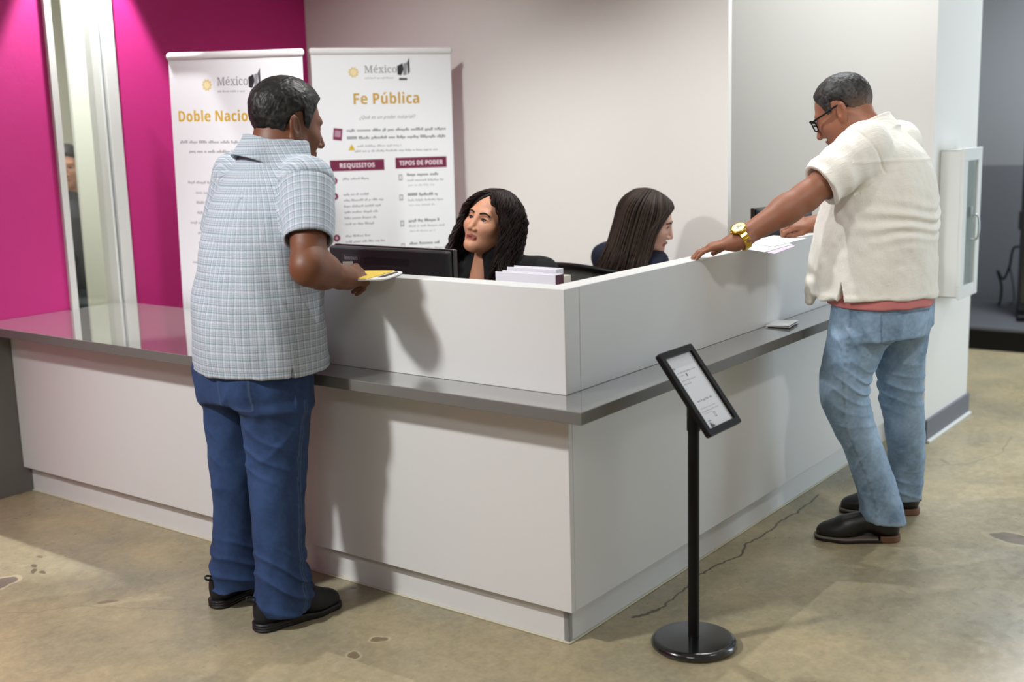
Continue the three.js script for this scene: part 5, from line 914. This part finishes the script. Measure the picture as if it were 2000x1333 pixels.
{ // woman with straight hair
  const f = [0.5, 0, -0.87], base = [-0.735, 0, -1.53], t = personGroup('woman with long straight brown hair in a navy cardigan looking down at the wing', base);
  const FH = frameOf([-0.592, 1.128, -1.478], [0.87, -0.28, -0.42], [0.1, 1, 0], 0.98), hp = headParts({ fem: 1 });
  const J = place([-0.735, 0, -1.53], f, { hip: [0, 0.58, -0.02], chest: [0.0, 0.87, 0.0], neck: [-0.06, 1.01, 0.03], SL: [0.165, 0.955, 0.0], SR: [-0.17, 0.95, 0.03], EL: [0.2, 0.74, 0.06], ER: [-0.24, 0.75, 0.05], WL: [-0.02, 0.8, 0.2], WR: [-0.3, 0.8, 0.14], hL: [0.09, 0.54, 0], hR: [-0.09, 0.54, 0], kL: [-0.1, 0.54, 0.24], kR: [-0.26, 0.54, 0.14], aL: [-0.1, 0.1, 0.22], aR: [-0.26, 0.1, 0.13] });
  J.fL = [1, 0, -0.3]; J.fR = [1, 0, -0.2]; J.dir = [1, 0, -0.1];
  seatedBody(t, base, J, FH, hp, { base: lin(0xc79a86), lip: lin(0x9a5550), iris: 0x2c1a10 }, std({ color: 0x10142a, roughness: 0.9 }), std({ color: 0x17181c, roughness: 0.85 }), null);
  lashes(FH, base, t); brows(FH, base, t, std({ color: 0x22160f, roughness: 0.9 }), 0.003);
  const cap = (x, y, z) => { const d = hp.base(x, y, z); if (d > 0.05) return d - 0.014; const front = y - (0.088 - 0.9 * Math.abs(x)); const side = Math.abs(x) > 0.05 && z < 0.05 ? 0.03 : -1; const m = Math.max(z > 0.02 ? front : 0.05, side); return Math.max(d - (-0.005 + 0.0115 * sstep(-0.004, 0.014, m)), -(y + (z > 0.0 ? 0.0 : 0.1))); };
  const brown = [0.022, 0.013, 0.009], h = build(field(FH, cap), ...headBox(FH), 0.004, { color: () => brown });
  const st = longHair(FH, 620, { min: 1.0, vol: 0.008, len: 0.19, lean: [-0.05, 0, 0.03], jit: 0.007, r: 0.0042, curl: 0.001, turns: 1, col: brown, tip: [0.05, 0.03, 0.02] });
  mesh('hair', cut(mergeGeometries([h, strands(st, 4, 26)]), base), M.hair, t);
  officeChair('black mesh office chair behind the woman in the navy cardigan', [-0.83, 0, -1.575], Math.atan2(0.2, -0.98), 0.948);
}
{ // person seen in the corridor
  const base = [-3.95, 0, -1.02], t = personGroup('person in a dark grey top and jeans seen through the narrow sidelight', base);
  const FH = frameOf([-3.95, 1.375, -1.02], [0.75, 0, 0.65], [0, 1, 0], 0.93), hp = headParts({ fem: 0 });
  const Q = (x, y, z) => [base[0] + x, y, base[2] + z];
  const col = skinColor(FH, lin(0xb98468), lin(0x9a5c4e), 0);
  const arms = [[Q(0.1, 1.14, -0.14), Q(0.14, 0.9, -0.17), Q(0.2, 0.74, -0.12), 1], [Q(-0.1, 1.14, 0.14), Q(-0.06, 0.9, 0.19), Q(0.02, 0.74, 0.2), -1]];
  const hs = arms.map(([s, e, w, sd]) => { const H = frameOf(w, [0.2, -1, 0], [0.3, 0, sd * -0.5], 0.9); return union([cone(s, 0.042, e, 0.036), cone(e, 0.036, w, 0.025), field(H, handField(sd, [[0.2, 0.4, 0.3], [0.2, 0.4, 0.3], [0.2, 0.4, 0.3], [0.2, 0.4, 0.3]], 0.04))], 0.02); });
  const trunk = union([cone(Q(0, 0.8, 0), 0.1, Q(0, 1.15, 0), 0.09), cone(Q(0, 1.12, 0), 0.05, Q(-0.02, 1.25, -0.01), 0.045), cone(Q(0.05, 0.76, -0.07), 0.06, Q(0.05, 0.1, -0.08), 0.035), cone(Q(-0.05, 0.76, 0.07), 0.06, Q(-0.05, 0.1, 0.08), 0.035)], 0.04);
  mesh('body', cut(mergeGeometries([build(field(FH, hp.all), ...headBox(FH), 0.0045, { color: col }), build(union([trunk, ...hs], 0.01), Q(-0.3, 0.05, -0.35), Q(0.35, 1.3, 0.35), 0.009, { color: col })]), base), M.skin, t);
  eyesOf(FH, t, base);
  mesh('hair', cut(build(field(FH, shortHair(hp, 0.014, [[-0.13, -0.07], [-0.05, -0.06], [-0.02, 0.02], [0.02, 0.0], [0.045, 0.04], [0.11, 0.075]])), ...headBox(FH), 0.0045, { color: () => [0.012, 0.01, 0.009] }), base), M.hair, t);
  const top = union([cone(Q(0, 0.76, 0), 0.14, Q(0, 1.1, 0), 0.125), cone(Q(0, 1.1, 0), 0.11, Q(-0.01, 1.2, 0), 0.06), cone(arms[0][0], 0.062, arms[0][1], 0.05), cone(arms[1][0], 0.062, arms[1][1], 0.05), cone(arms[0][0], 0.06, arms[1][0], 0.06)], 0.05);
  mesh('top', cut(build((x, y, z) => smax(top(x, y, z) + 0.004 * noise3(x * 14, y * 10, z * 14), 0.72 - y, 0.01), Q(-0.3, 0.68, -0.35), Q(0.35, 1.27, 0.35), 0.008), base), std({ color: 0x35373b, roughness: 0.9 }), t);
  const leg = union([cone(Q(0.05, 0.74, -0.06), 0.095, Q(0.05, 0.08, -0.08), 0.065), cone(Q(-0.05, 0.74, 0.06), 0.095, Q(-0.05, 0.08, 0.08), 0.065), cone(Q(0, 0.76, -0.06), 0.1, Q(0, 0.76, 0.06), 0.1)], 0.03);
  mesh('jeans', cut(build((x, y, z) => smax(leg(x, y, z) + 0.004 * noise3(x * 12, y * 9, z * 12), 0.05 - y, 0.01), Q(-0.2, 0.02, -0.25), Q(0.25, 0.9, 0.25), 0.009, { color: (x, y, z) => mix3([0.03, 0.05, 0.08], [0.1, 0.14, 0.19], clamp(0.5 + fbm(x * 12, y * 9, z * 12, 3), 0, 1)) }), base), M.denim, t);
  shoePair(t, base, [[Q(0.02, -0, -0.1), [0.9, 0, 0.2], 0.27], [Q(-0.1, -0, 0.06), [0.8, 0, 0.5], 0.27]], M.black, M.blackMatte);
}
renderer.render(scene, camera);
